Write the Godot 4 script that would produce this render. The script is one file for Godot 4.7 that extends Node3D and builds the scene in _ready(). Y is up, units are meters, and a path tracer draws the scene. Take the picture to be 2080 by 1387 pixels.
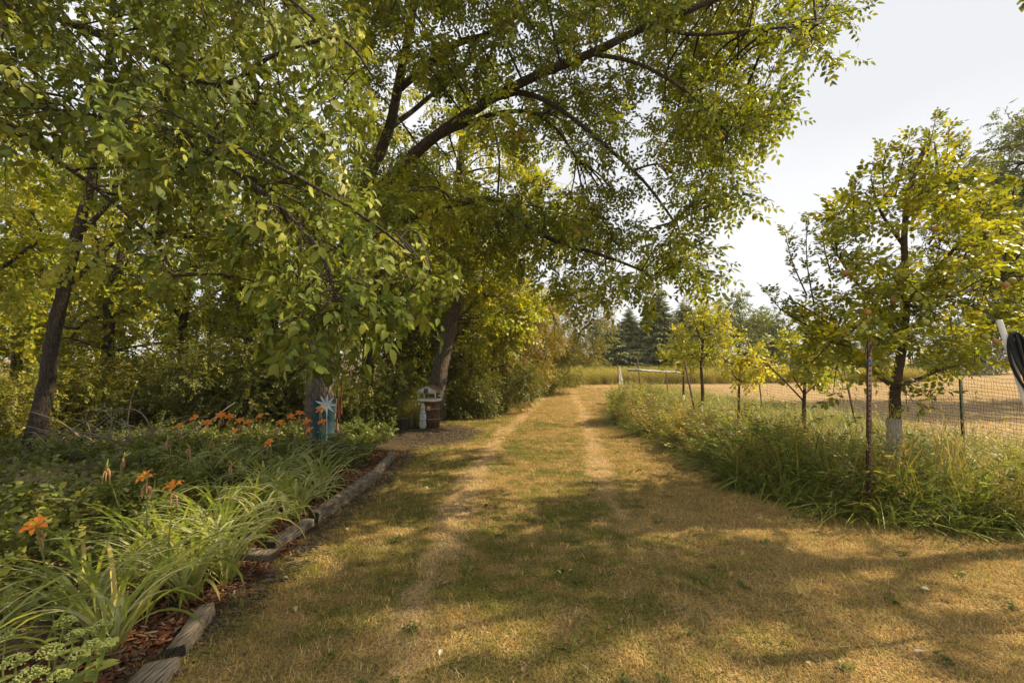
extends Node3D

# ---------------------------------------------------------------- camera model
const F := 925.0          # focal length in photo pixels
const CX := 1040.0
const CY := 693.5
const EYE := 1.6
const PITCH := 0.0594

var rng := RandomNumberGenerator.new()
var n_big := FastNoiseLite.new()
var n_mid := FastNoiseLite.new()
var n_small := FastNoiseLite.new()
var taken := {}
var M := {}
var MESH := {}


func ray(px: float, py: float) -> Vector3:
	var v := Vector3((px - CX) / F, (CY - py) / F, -1.0).rotated(Vector3.RIGHT, PITCH)
	return v / -v.z


func P(px: float, py: float, d: float) -> Vector3:      # the point of that pixel at d metres ahead
	return Vector3(0, EYE, 0) + ray(px, py) * d


func gh(x: float, z: float) -> float:                   # height of the ground
	var d := -z
	var t: float = maxf(d - 15.0, 0.0)
	var rise: float = 0.031 * t * t / (t + 5.0)
	return rise + 0.035 * n_mid.get_noise_2d(x * 0.5, z * 0.5) * clampf(absf(x) * 0.5 + 0.3, 0.3, 1.5)


func G(px: float, py: float) -> Vector3:                # where the pixel's ray meets the ground
	var r := ray(px, py)
	var d := 1.0
	while d < 200.0:
		var p := Vector3(0, EYE, 0) + r * d
		if p.y <= gh(p.x, p.z):
			return p
		d += 0.02 + d * 0.002
	return Vector3(0, EYE, 0) + r * 200.0


func on_ground(x: float, d: float) -> Vector3:
	return Vector3(x, gh(x, -d), -d)


func base_at(px: float, d: float) -> Vector3:           # the ground point d metres ahead in that pixel column
	var y := 0.0
	var p := Vector3.ZERO
	for i in 3:
		p = P(px, 748.0 + (EYE - y) / d * F, d)
		y = gh(p.x, -d)
	return Vector3(p.x, y, -d)


# ---------------------------------------------------------------- nodes
func numbered(called: String) -> String:
	var n: int = taken.get(called, 0)
	taken[called] = n + 1
	return called if n == 0 else "%s_%03d" % [called, n]


func tag(o: Node, label: String, category: String, group := "", kind := "") -> Node:
	o.set_meta("label", label)
	o.set_meta("category", category)
	if group != "":
		o.set_meta("group", group)
	if kind != "":
		o.set_meta("kind", kind)
	return o


func thing(called: String, label: String, category: String, at: Vector3, group := "") -> Node3D:
	var o := Node3D.new()
	o.name = numbered(called)
	add_child(o)
	o.position = at
	tag(o, label, category, group)
	return o


func part(called: String, mesh: Mesh, mat: Material, parent: Node) -> MeshInstance3D:
	var o := MeshInstance3D.new()
	o.name = called if parent != self else numbered(called)
	o.mesh = mesh
	o.material_override = mat
	parent.add_child(o, true)
	return o


func many(called: String, mesh: Mesh, mat: Material, xs: Array, cols: PackedColorArray, parent: Node) -> MultiMeshInstance3D:
	var m := MultiMesh.new()
	m.transform_format = MultiMesh.TRANSFORM_3D
	m.use_colors = true
	m.mesh = mesh
	m.instance_count = xs.size()
	for i in xs.size():
		m.set_instance_transform(i, xs[i])
		m.set_instance_color(i, cols[i])
	var o := MultiMeshInstance3D.new()
	o.name = called if parent != self else numbered(called)
	o.multimesh = m
	o.material_override = mat
	o.set_meta("kind", "stuff")
	parent.add_child(o, true)
	return o


# ---------------------------------------------------------------- shapes
func begin() -> SurfaceTool:
	var st := SurfaceTool.new()
	st.begin(Mesh.PRIMITIVE_TRIANGLES)
	return st


func done(st: SurfaceTool, smooth := true) -> ArrayMesh:
	if smooth:
		st.index()
	st.generate_normals()
	return st.commit()


func tri(st: SurfaceTool, a: Vector3, b: Vector3, c: Vector3) -> void:
	st.add_vertex(a)
	st.add_vertex(b)
	st.add_vertex(c)


func quad(st: SurfaceTool, a: Vector3, b: Vector3, c: Vector3, d: Vector3) -> void:
	tri(st, a, b, c)
	tri(st, a, c, d)


func add_box(st: SurfaceTool, c: Vector3, s: Vector3, x := Transform3D()) -> void:
	var h := s * 0.5
	var v := []
	for i in 8:
		v.append(x * (c + Vector3(h.x if i & 1 else -h.x, h.y if i & 2 else -h.y, h.z if i & 4 else -h.z)))
	for f in [[0, 2, 3, 1], [4, 5, 7, 6], [0, 4, 6, 2], [1, 3, 7, 5], [2, 6, 7, 3], [0, 1, 5, 4]]:
		quad(st, v[f[3]], v[f[2]], v[f[1]], v[f[0]])


func smooth_path(pts: Array, per := 5) -> Array:        # Catmull-Rom through the points
	var out := []
	for i in pts.size() - 1:
		var a = pts[maxi(i - 1, 0)]
		var b = pts[i]
		var c = pts[i + 1]
		var d = pts[mini(i + 2, pts.size() - 1)]
		for k in per:
			var t := float(k) / per
			out.append(0.5 * ((2.0 * b) + (c - a) * t + (2.0 * a - 5.0 * b + 4.0 * c - d) * t * t + (3.0 * b - a - 3.0 * c + d) * t * t * t))
	out.append(pts[-1])
	return out


func add_tube(st: SurfaceTool, pts: Array, r0: float, r1: float, sides := 8, rough := 0.0, flare := 0.0, cap := true) -> void:
	var n := pts.size()
	var rings := []
	var side := Vector3.RIGHT
	for i in n:
		var t: Vector3 = (pts[mini(i + 1, n - 1)] - pts[maxi(i - 1, 0)]).normalized()
		side = (side - t * side.dot(t))
		if side.length() < 0.05:
			side = Vector3.FORWARD - t * Vector3.FORWARD.dot(t)
		side = side.normalized()
		var up := t.cross(side)
		var u := float(i) / (n - 1)
		var r := lerpf(r0, r1, u) * (1.0 + flare * pow(maxf(1.0 - u * 7.0, 0.0), 2.0))
		var ring := []
		for k in sides:
			var a := TAU * k / sides
			var rr := r
			if rough > 0.0:
				rr *= 1.0 + rough * n_small.get_noise_3d(cos(a) * 60.0 + pts[0].x * 30.0, u * 25.0, sin(a) * 60.0)
				rr *= 1.0 + 0.5 * rough * n_small.get_noise_3d(cos(a) * 20.0, u * 60.0 + pts[0].z * 9.0, sin(a) * 20.0)
				if flare > 0.0:
					rr *= 1.0 + 0.22 * pow(maxf(1.0 - u * 7.0, 0.0), 2.0) * sin(a * 5.0 + pts[0].x)
			ring.append(pts[i] + (side * cos(a) + up * sin(a)) * rr)
		rings.append(ring)
	for i in n - 1:
		for k in sides:
			var k2 := (k + 1) % sides
			quad(st, rings[i][k], rings[i][k2], rings[i + 1][k2], rings[i + 1][k])
	if cap:
		for e in [0, n - 1]:
			for k in sides:
				if e == 0:
					tri(st, pts[e], rings[e][(k + 1) % sides], rings[e][k])
				else:
					tri(st, pts[e], rings[e][k], rings[e][(k + 1) % sides])


func tube(pts: Array, r0: float, r1: float, sides := 8, rough := 0.0, flare := 0.0) -> ArrayMesh:
	var st := begin()
	add_tube(st, pts, r0, r1, sides, rough, flare)
	return done(st)


func lathe(profile: Array, sides := 24) -> ArrayMesh:   # [radius, height] pairs from bottom to top
	var st := begin()
	for i in profile.size() - 1:
		for k in sides:
			var a := TAU * k / sides
			var b := TAU * (k + 1) / sides
			var p0: Vector2 = profile[i]
			var p1: Vector2 = profile[i + 1]
			quad(st, Vector3(cos(a) * p0.x, p0.y, sin(a) * p0.x), Vector3(cos(a) * p1.x, p1.y, sin(a) * p1.x), Vector3(cos(b) * p1.x, p1.y, sin(b) * p1.x), Vector3(cos(b) * p0.x, p0.y, sin(b) * p0.x))
	return done(st, false)


func slab(poly: Array, thick: float) -> ArrayMesh:      # an outline in x, y with thickness along z
	var st := begin()
	var pts := PackedVector2Array(poly)
	var idx := Geometry2D.triangulate_polygon(pts)
	for i in range(0, idx.size(), 3):
		var a := pts[idx[i]]
		var b := pts[idx[i + 1]]
		var c := pts[idx[i + 2]]
		tri(st, Vector3(a.x, a.y, thick), Vector3(b.x, b.y, thick), Vector3(c.x, c.y, thick))
		tri(st, Vector3(c.x, c.y, 0), Vector3(b.x, b.y, 0), Vector3(a.x, a.y, 0))
	for i in pts.size():
		var a := pts[i]
		var b := pts[(i + 1) % pts.size()]
		quad(st, Vector3(a.x, a.y, 0), Vector3(b.x, b.y, 0), Vector3(b.x, b.y, thick), Vector3(a.x, a.y, thick))
	return done(st, false)


func add_leaf(st: SurfaceTool, x: Transform3D, length: float, width: float, fold := 0.25, curl := 0.25, fine := 1) -> void:
	# a leaf along +x, its face up, folded along the midrib and curling down to the tip
	var ts := [0.0, 0.45, 1.0]
	var ws := [0.0, 1.0, 0.0]
	if fine == 1:
		ts = [0.0, 0.3, 0.68, 1.0]
		ws = [0.0, 1.0, 0.72, 0.0]
	elif fine == 2:
		ts = [0.0, 0.14, 0.36, 0.6, 0.82, 1.0]
		ws = [0.0, 0.72, 1.0, 0.84, 0.4, 0.0]
	var k := rr(0.55, 1.0)
	st.set_color(Color(k * rr(0.9, 1.0), k, k * rr(0.75, 1.0)))
	var mid := []
	var lft := []
	var rgt := []
	for i in ts.size():
		var t: float = ts[i]
		var w: float = ws[i] * width * 0.5
		var y := -curl * length * t * t
		mid.append(x * Vector3(t * length, y, 0))
		lft.append(x * Vector3(t * length, y + fold * w, w))
		rgt.append(x * Vector3(t * length, y + fold * w, -w))
	for i in ts.size() - 1:
		if ws[i] == 0.0:
			tri(st, mid[i], mid[i + 1], lft[i + 1])
			tri(st, mid[i], rgt[i + 1], mid[i + 1])
		elif ws[i + 1] == 0.0:
			tri(st, mid[i], mid[i + 1], lft[i])
			tri(st, mid[i], rgt[i], mid[i + 1])
		else:
			quad(st, mid[i], mid[i + 1], lft[i + 1], lft[i])
			quad(st, mid[i], rgt[i], rgt[i + 1], mid[i + 1])


func aim(dir: Vector3, up := Vector3.UP) -> Basis:      # a basis whose x runs along dir
	var x := dir.normalized()
	var z := x.cross(up)
	if z.length() < 0.02:
		z = x.cross(Vector3.FORWARD)
	z = z.normalized()
	return Basis(x, z.cross(x).normalized(), z)


func rdir() -> Vector3:
	var v := Vector3(rng.randfn(), rng.randfn(), rng.randfn())
	return v.normalized() if v.length() > 0.01 else Vector3.UP


func rr(a: float, b: float) -> float:
	return rng.randf_range(a, b)


func vary(c: Color, by: float) -> Color:
	var k := 1.0 + rr(-by, by)
	return Color(c.r * k * (1.0 + rr(-by, by) * 0.5), c.g * k, c.b * k * (1.0 + rr(-by, by) * 0.4))


func pick(cols: Array) -> Color:                        # a mix of two neighbours of a palette
	var i := rng.randi() % (cols.size() - 1)
	return (cols[i] as Color).lerp(cols[i + 1], rng.randf())


# a compound leaf: a stalk along +x with pairs of leaflets
func compound_leaf(pairs: int, stalk: float, size: float, droop: float) -> ArrayMesh:
	var st := begin()
	var pts := []
	for i in 6:
		var t := i / 5.0
		pts.append(Vector3(t * stalk, 0.05 * sin(t * 2.5) - droop * t * t * stalk, 0))
	st.set_color(Color(0.8, 0.8, 0.8))
	add_tube(st, pts, 0.0022, 0.0012, 3, 0.0, 0.0, false)
	for p in pairs:
		var t := 0.38 + 0.52 * p / maxf(pairs - 1, 1)
		var at: Vector3 = pts[int(t * 5.0)].lerp(pts[mini(int(t * 5.0) + 1, 5)], fmod(t * 5.0, 1.0))
		for s in [-1.0, 1.0]:
			var dir := Vector3(0.75, -0.35 + rr(-0.25, 0.2), s * 1.0)
			var b := aim(dir, Vector3(rr(-0.4, 0.4), 1, rr(-0.4, 0.4)))
			add_leaf(st, Transform3D(b, at + dir.normalized() * 0.008), size * rr(0.65, 1.15), size * rr(0.42, 0.62), rr(0.05, 0.6), rr(-0.1, 0.6), 2)
	add_leaf(st, Transform3D(aim(Vector3(1, -0.7, rr(-0.2, 0.2)), Vector3(0.3, 1, rr(-0.4, 0.4))), pts[5]), size * 1.15, size * 0.62, 0.2, 0.25, 2)
	return done(st)


# a twig along +x carrying n single leaves
func spray(n: int, twig: float, size: float, wide: float, fine: int, spread := 1.0) -> ArrayMesh:
	var st := begin()
	var pts := []
	for i in 5:
		var t := i / 4.0
		pts.append(Vector3(t * twig, -0.12 * t * t * twig + 0.01 * sin(t * 9.0), 0.02 * sin(t * 6.0)))
	st.set_color(Color(0.45, 0.36, 0.4))
	add_tube(st, pts, 0.0028, 0.001, 3, 0.0, 0.0, false)
	for i in n:
		var t := 0.12 + 0.88 * i / maxf(n - 1, 1)
		var at: Vector3 = pts[int(t * 3.99)].lerp(pts[int(t * 3.99) + 1], fmod(t * 3.99, 1.0))
		var s := -1.0 if i % 2 else 1.0
		var dir := Vector3(rr(0.2, 0.9), rr(-0.7, 0.35), s * spread * rr(0.5, 1.1))
		if i == n - 1:
			dir = Vector3(1, -0.3, 0.1)
		var b := aim(dir, Vector3(rr(-0.7, 0.7), 1, rr(-0.7, 0.7)))
		add_leaf(st, Transform3D(b, at + dir.normalized() * size * 0.12), size * rr(0.7, 1.15), size * wide * rr(0.85, 1.15), rr(0.1, 0.45), rr(0.0, 0.4), fine)
	return done(st)


# ---------------------------------------------------------------- materials
func noise_tex(freq: float, size: int, seed_: int, ramp: Array, normal := false, oct := 4) -> NoiseTexture2D:
	var n := FastNoiseLite.new()
	n.seed = seed_
	n.noise_type = FastNoiseLite.TYPE_SIMPLEX_SMOOTH
	n.frequency = freq
	n.fractal_octaves = oct
	var t := NoiseTexture2D.new()
	t.width = size
	t.height = size
	t.seamless = true
	t.noise = n
	t.as_normal_map = normal
	if ramp.size():
		var g := Gradient.new()
		var offs := PackedFloat32Array()
		var cs := PackedColorArray()
		for e in ramp:
			offs.append(e[0])
			cs.append(e[1])
		g.offsets = offs
		g.colors = cs
		t.color_ramp = g
	return t


func lin(r: float, g: float, b: float) -> Color:
	return Color(r, g, b).linear_to_srgb()


func leaf_mat(rough: float, through: float, spec := 0.5) -> StandardMaterial3D:
	var m := StandardMaterial3D.new()
	m.vertex_color_use_as_albedo = true
	m.roughness = rough
	m.metallic_specular = spec
	m.cull_mode = BaseMaterial3D.CULL_DISABLED
	m.backlight_enabled = true
	m.backlight = Color(through, through, through * 0.55).linear_to_srgb()
	return m


func tinted_leaf(c: Color, rough: float, through: float) -> StandardMaterial3D:
	var m := leaf_mat(rough + 0.06, through, 0.32)
	m.vertex_color_use_as_albedo = false
	m.albedo_color = c.linear_to_srgb()
	return m


func plain(r: float, g: float, b: float, rough := 0.7, spec := 0.4) -> StandardMaterial3D:
	var m := StandardMaterial3D.new()
	m.albedo_color = lin(r, g, b)
	m.roughness = rough
	m.metallic_specular = spec
	m.cull_mode = BaseMaterial3D.CULL_DISABLED
	return m


func grained(dark: Color, light: Color, freq: float, scale: Vector3, seed_: int, bump: float, rough := 0.9) -> StandardMaterial3D:
	var m := StandardMaterial3D.new()
	m.albedo_texture = noise_tex(freq, 256, seed_, [[0.25, dark.linear_to_srgb()], [0.55, dark.lerp(light, 0.5).linear_to_srgb()], [0.8, light.linear_to_srgb()]])
	m.roughness = rough
	m.metallic_specular = 0.3
	m.uv1_triplanar = true
	m.uv1_world_triplanar = true
	m.uv1_scale = scale
	m.heightmap_enabled = true
	m.heightmap_scale = bump
	m.heightmap_texture = noise_tex(freq, 256, seed_, [[0.0, Color.BLACK], [1.0, Color.WHITE]])
	m.cull_mode = BaseMaterial3D.CULL_DISABLED
	return m


func make_materials() -> void:
	M.ash = leaf_mat(0.52, 0.7, 0.36)
	M.leaf = leaf_mat(0.45, 0.95, 0.5)
	M.blade = leaf_mat(0.5, 0.7, 0.4)
	M.straw = leaf_mat(0.75, 0.5, 0.25)
	M.needle = leaf_mat(0.6, 0.3, 0.3)
	M.bark = grained(Color(0.022, 0.017, 0.013), Color(0.10, 0.08, 0.06), 0.03, Vector3(5, 0.9, 5), 3, 3.0)
	M.bark_grey = grained(Color(0.05, 0.042, 0.034), Color(0.2, 0.165, 0.13), 0.035, Vector3(5, 0.8, 5), 5, 3.0)
	M.bark_young = grained(Color(0.05, 0.035, 0.022), Color(0.14, 0.10, 0.065), 0.03, Vector3(8, 3, 8), 6, 1.0)
	M.twig = plain(0.05, 0.038, 0.026, 0.85, 0.3)
	M.dead = grained(Color(0.13, 0.10, 0.075), Color(0.34, 0.29, 0.23), 0.03, Vector3(9, 9, 9), 8, 1.0)
	M.timber = grained(Color(0.07, 0.055, 0.04), Color(0.33, 0.27, 0.20), 0.02, Vector3(14, 14, 1.1), 9, 1.2)
	M.timber_end = grained(Color(0.02, 0.016, 0.012), Color(0.08, 0.06, 0.045), 0.03, Vector3(9, 9, 9), 10, 1.0)


# ---------------------------------------------------------------- foliage
# leaf sprays scattered round cluster centres; centres: [position, radius, how many]
func scatter(centres: Array, cols: Array, droop: float, scale_lo: float, scale_hi: float, xs: Array, cs: PackedColorArray, rare := Color(0, 0, 0), rare_share := 0.0, origin := Vector3.ZERO, flat := 0.75) -> PackedColorArray:
	for c in centres:
		var base := pick(cols)
		for i in c[2]:
			var v := rdir()
			var r: float = c[1] * pow(rng.randf(), 0.5)
			var off := Vector3(v.x, v.y * flat, v.z) * r
			var dir := (v * 0.7 + rdir() * 0.7 + Vector3.DOWN * droop).normalized()
			var b := aim(dir, Vector3(rr(-0.5, 0.5), 1, rr(-0.5, 0.5))).scaled(Vector3.ONE * rr(scale_lo, scale_hi))
			xs.append(Transform3D(b, c[0] + off - origin))
			var col := base.lerp(pick(cols), 0.6)
			if rare_share > 0.0 and rng.randf() < rare_share:
				col = rare
			cs.append(vary(col * 1.25, 0.22))
	return cs


func nearest_on(paths: Array, p: Vector3) -> Array:
	var best := 1e9
	var at := Vector3.ZERO
	var k := 0.0
	for path in paths:
		for i in path.size():
			var q: Vector3 = path[i]
			var d := q.distance_squared_to(p) + (3.0 if q.y > p.y + 1.5 else 0.0)
			if d < best:
				best = d
				at = q
				k = float(i) / path.size()
	return [at, sqrt(best), k]


func twigs_to(centres: Array, paths: Array, r: float, origin: Vector3, sag := 0.15) -> ArrayMesh:
	var st := begin()
	for c in centres:
		var near := nearest_on(paths, c[0])
		var a: Vector3 = near[0] - origin
		var b: Vector3 = c[0] - origin
		var len := a.distance_to(b)
		if len < 0.08:
			continue
		var m := (a + b) * 0.5 + Vector3(rr(-1, 1), 1.0, rr(-1, 1)) * len * sag
		var pts := smooth_path([a, m, b + rdir() * 0.05], 4)
		add_tube(st, pts, r * clampf(len, 0.5, 1.6), 0.004, 5, 0.0, 0.0, false)
		for j in 3:
			var t: Vector3 = pts[3 + j * 2]
			var e: Vector3 = b + rdir() * c[1] * 0.9
			add_tube(st, smooth_path([t, (t + e) * 0.5 + rdir() * 0.06, e], 3), r * 0.45, 0.002, 3, 0.0, 0.0, false)
	return done(st)


func clusters_in(poly: Array, n: int, d0: float, d1: float, rad: float, per: int, gap: float) -> Array:
	var pv := PackedVector2Array(poly)
	var lo := Vector2(1e9, 1e9)
	var hi := -lo
	for p in pv:
		lo = lo.min(p)
		hi = hi.max(p)
	var out := []
	var tries := 0
	while out.size() < n and tries < n * 60:
		tries += 1
		var q := Vector2(rr(lo.x, hi.x), rr(lo.y, hi.y))
		if not Geometry2D.is_point_in_polygon(q, pv):
			continue
		var w := P(q.x, q.y, rr(d0, d1))
		var ok := true
		for o in out:
			if o[0].distance_to(w) < gap:
				ok = false
				break
		if ok:
			out.append([w, rad * rr(0.7, 1.3), int(per * rr(0.6, 1.4))])
	return out


# a free-standing tree: trunk path, limbs to the clusters of an ellipsoid crown
func tree(called: String, label: String, base: Vector3, h: float, crown: Vector3, crown_y: float, n: int, per: int, mesh: Mesh, cols: Array, bark: Material, r0: float, lean := Vector3.ZERO, group := "", droop := 0.3, leafmat: Material = null, cluster := 0.0, rare := Color(0, 0, 0), rare_share := 0.0) -> Node3D:
	var t := thing(called, label, "tree", base, group)
	var top := Vector3(lean.x, h * 0.86, lean.z)
	var mid := Vector3(lean.x * 0.35 + rr(-0.2, 0.2), h * 0.4, lean.z * 0.35 + rr(-0.2, 0.2))
	var path := smooth_path([Vector3(0, -0.15, 0), Vector3(lean.x * 0.1, h * 0.18, lean.z * 0.1), mid, (mid + top) * 0.5 + Vector3(rr(-0.3, 0.3), 0, rr(-0.3, 0.3)), top], 4)
	part("trunk", tube(path, r0, r0 * 0.22, 10, 0.18, 0.5), bark, t)
	var centre := Vector3(lean.x * 0.75, crown_y, lean.z * 0.75)
	var cl := []
	var cr := cluster if cluster > 0.0 else crown.x * 0.42
	for i in n:
		var v := rdir() * pow(rng.randf(), 0.36)
		var p := centre + Vector3(v.x * crown.x, v.y * crown.y, v.z * crown.z)
		p += Vector3(1, 1, 1) * crown.x * 0.16 * n_small.get_noise_3d(p.x * 30.0, p.y * 30.0, base.x * 7.0)
		cl.append([p, cr * rr(0.7, 1.25), int(per * rr(0.6, 1.4))])
	var paths := [path.slice(int(path.size() * 0.3))]
	for i in mini(6, n):
		var a: Vector3 = path[int(path.size() * rr(0.32, 0.8))]
		var e: Vector3 = cl[i][0]
		var limb := smooth_path([a, (a + e) * 0.5 + Vector3(0, a.distance_to(e) * 0.12, 0) + rdir() * 0.12, e], 5)
		part("branch", tube(limb, r0 * 0.4, r0 * 0.08, 6, 0.1), bark, t)
		paths.append(limb)
	part("twigs", twigs_to(cl.slice(mini(6, n)), paths, r0 * 0.13, Vector3.ZERO), M.twig, t).set_meta("kind", "stuff")
	var xs := []
	var cs := scatter(cl, cols, droop, 0.8, 1.25, xs, PackedColorArray(), rare, rare_share)
	many("crown", mesh, leafmat if leafmat else M.leaf, xs, cs, t)
	return t


func shrub(called: String, label: String, base: Vector3, size: Vector3, n: int, per: int, mesh: Mesh, cols: Array, group := "", rad := 0.0) -> Node3D:
	var t := thing(called, label, "shrub", base, group)
	var st := begin()
	var cl := []
	for i in n:
		var v := rdir() * pow(rng.randf(), 0.4)
		var p := Vector3(v.x * size.x, size.y * (0.5 + 0.5 * v.y), v.z * size.z)
		cl.append([p, (rad if rad > 0.0 else size.x * 0.33) * rr(0.7, 1.3), int(per * rr(0.6, 1.4))])
		if i % 2 == 0:
			var a := Vector3(rr(-0.25, 0.25) * size.x, -0.05, rr(-0.25, 0.25) * size.z)
			add_tube(st, smooth_path([a, Vector3(p.x * 0.4, p.y * 0.55, p.z * 0.4), p], 4), 0.018, 0.005, 5, 0.0, 0.0, false)
	part("stems", done(st), M.twig, t).set_meta("kind", "stuff")
	var xs := []
	var cs := scatter(cl, cols, 0.15, 0.75, 1.25, xs, PackedColorArray())
	for i in xs.size():
		if xs[i].origin.y < 0.03:
			xs[i].origin.y = rr(0.03, 0.25)
	many("foliage", mesh, M.leaf, xs, cs, t)
	return t


# ---------------------------------------------------------------- ground cover colours (linear)
const STRAW := Color(0.54, 0.37, 0.155)
const PALE := Color(0.72, 0.51, 0.28)
const OLIVE := Color(0.33, 0.25, 0.085)
const GREEN := Color(0.19, 0.205, 0.045)
const SOIL := Color(0.10, 0.075, 0.052)
const MULCH := Color(0.10, 0.042, 0.024)
const WOODS := Color(0.36, 0.27, 0.165)
const FIELD := Color(0.50, 0.35, 0.18)

var track_l := []
var track_r := []


func track_near(tr: Array, x: float, z: float) -> float:
	for i in tr.size() - 1:
		var a: Vector3 = tr[i]
		var b: Vector3 = tr[i + 1]
		if z <= a.z and z >= b.z:
			var t := (z - a.z) / minf(b.z - a.z, -0.001)
			return absf(x - lerpf(a.x, b.x, t))
	return 9.0


func bed_edge(z: float) -> float:                       # x of the edge between flower bed and lawn
	var d := -z
	if d < 8.3:
		return -2.03 + 0.12 * smoothstep(2.6, 1.0, d)
	if d < 13.5:
		return lerpf(-2.1, -2.6, (d - 8.3) / 5.2)
	return lerpf(-2.6, 1.2, smoothstep(13.5, 30.0, d))


func wood_edge(z: float) -> float:                      # x where the wood's floor starts
	var d := -z
	if d < 8.0:
		return -4.6
	if d < 13.5:
		return lerpf(-4.4, -3.4, (d - 8.0) / 5.5)
	return lerpf(-3.4, 0.8, smoothstep(13.5, 30.0, d))


func strip_near(d: float) -> float:                     # x of the edge of the tall grass beside the lawn
	var e := [[0.0, 12.0], [3.4, 8.2], [4.2, 5.7], [4.6, 4.3], [5.2, 3.35], [6.2, 3.0], [8.6, 3.2], [13.0, 2.9], [17.0, 3.6], [22.0, 5.1], [27.0, 6.0]]
	for i in e.size() - 1:
		if d < e[i + 1][0]:
			return lerpf(e[i][1], e[i + 1][1], (d - e[i][0]) / (e[i + 1][0] - e[i][0]))
	return 99.0


func strip_far(d: float) -> float:                      # x of its edge beside the field
	if d < 8.0:
		return 8.6
	return lerpf(8.6, 10.4, clampf((d - 8.0) / 9.0, 0.0, 1.0)) - 1.0 * clampf((d - 17.0) / 9.0, 0.0, 1.0)


func lawn_colour(x: float, z: float) -> Color:
	var a := n_big.get_noise_2d(x, z) * 0.5 + 0.5
	var b := n_mid.get_noise_2d(x * 1.3 + 50.0, z * 1.3) * 0.5 + 0.5
	var s := n_small.get_noise_2d(x * 4.0, z * 4.0) * 0.5 + 0.5
	var green := smoothstep(0.30, 0.70, a * 0.34 + b * 0.38 + s * 0.30)
	green *= lerpf(1.0, 0.3, smoothstep(0.9, 2.6, x))               # drier towards the field
	green = maxf(green, 0.55 * smoothstep(-0.6, -1.7, x) * smoothstep(3.0, 5.0, -z))
	green *= lerpf(1.0, 0.35, smoothstep(13.0, 18.0, -z))
	green *= lerpf(0.45, 1.0, smoothstep(1.9, 3.6, -z))
	var t := minf(track_near(track_l, x, z) + 0.10 * smoothstep(4.5, 3.0, -z), track_near(track_r, x, z) + 0.22 * smoothstep(6.5, 4.0, -z))
	t += 0.16 * n_mid.get_noise_2d(x * 0.8 + 30.0, z * 0.8)
	var worn := smoothstep(0.27, 0.08, t + (s - 0.5) * 0.2) * (0.5 + 0.6 * b)
	var c := STRAW.lerp(OLIVE, clampf(green * 1.25, 0.0, 0.85)).lerp(GREEN, clampf(green * 1.3 - 0.45, 0.0, 0.9))
	return c.lerp(PALE, clampf(worn, 0.0, 0.95))


func ground_colour(x: float, z: float) -> Color:
	var d := -z
	var s := n_small.get_noise_2d(x * 6.0, z * 6.0)
	var c := lawn_colour(x, z) * 0.72
	c.a = 1.0
	var w := 0.18 * n_mid.get_noise_2d(x * 3.0, z * 3.0)
	var bed := bed_edge(z) + w
	if d < 13.5:
		var soil := smoothstep(bed + 0.28, bed + 0.05, x) * (1.0 if d < 6.0 else 0.8)
		c = c.lerp(SOIL, soil)
		if d < 9.0:
			c = c.lerp(MULCH, smoothstep(bed + 0.04, bed - 0.05, x) * smoothstep(bed - 1.1, bed - 0.5, x))
		c = c.lerp(WOODS, smoothstep(bed - 0.6, bed - 1.2, x))
		var q := Vector2((x + 1.95) / 1.25, (d - 11.3) / 1.9)
		c = c.lerp(SOIL * 1.15, smoothstep(1.15, 0.7, q.length() + w * 0.8))
	var we := wood_edge(z) + w * 2.0
	c = c.lerp(WOODS, smoothstep(we + 0.3, we - 0.3, x))
	if x > 0.0:
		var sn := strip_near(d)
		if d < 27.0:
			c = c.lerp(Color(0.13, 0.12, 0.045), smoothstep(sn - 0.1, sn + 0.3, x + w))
		var sf := strip_far(d) if d < 30.0 else 3.0
		c = c.lerp(FIELD * (1.0 + 0.15 * s), smoothstep(sf - 0.3, sf + 0.6, x + w))
	c.a = 1.0
	return c * (1.0 + 0.12 * s)


func axis(from: float, to: float, fine_lo: float, fine_hi: float, step: float, grow: float) -> Array:
	var out := []
	var v := fine_lo
	while v < fine_hi:
		out.append(v)
		v += step
	var s := step
	while v < to:
		out.append(v)
		s *= grow
		v += s
	out.append(to)
	var left := []
	v = fine_lo
	s = step
	while true:
		s *= grow
		v -= s
		if v <= from:
			break
		left.append(v)
	left.append(from)
	left.reverse()
	return left + out


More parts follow.
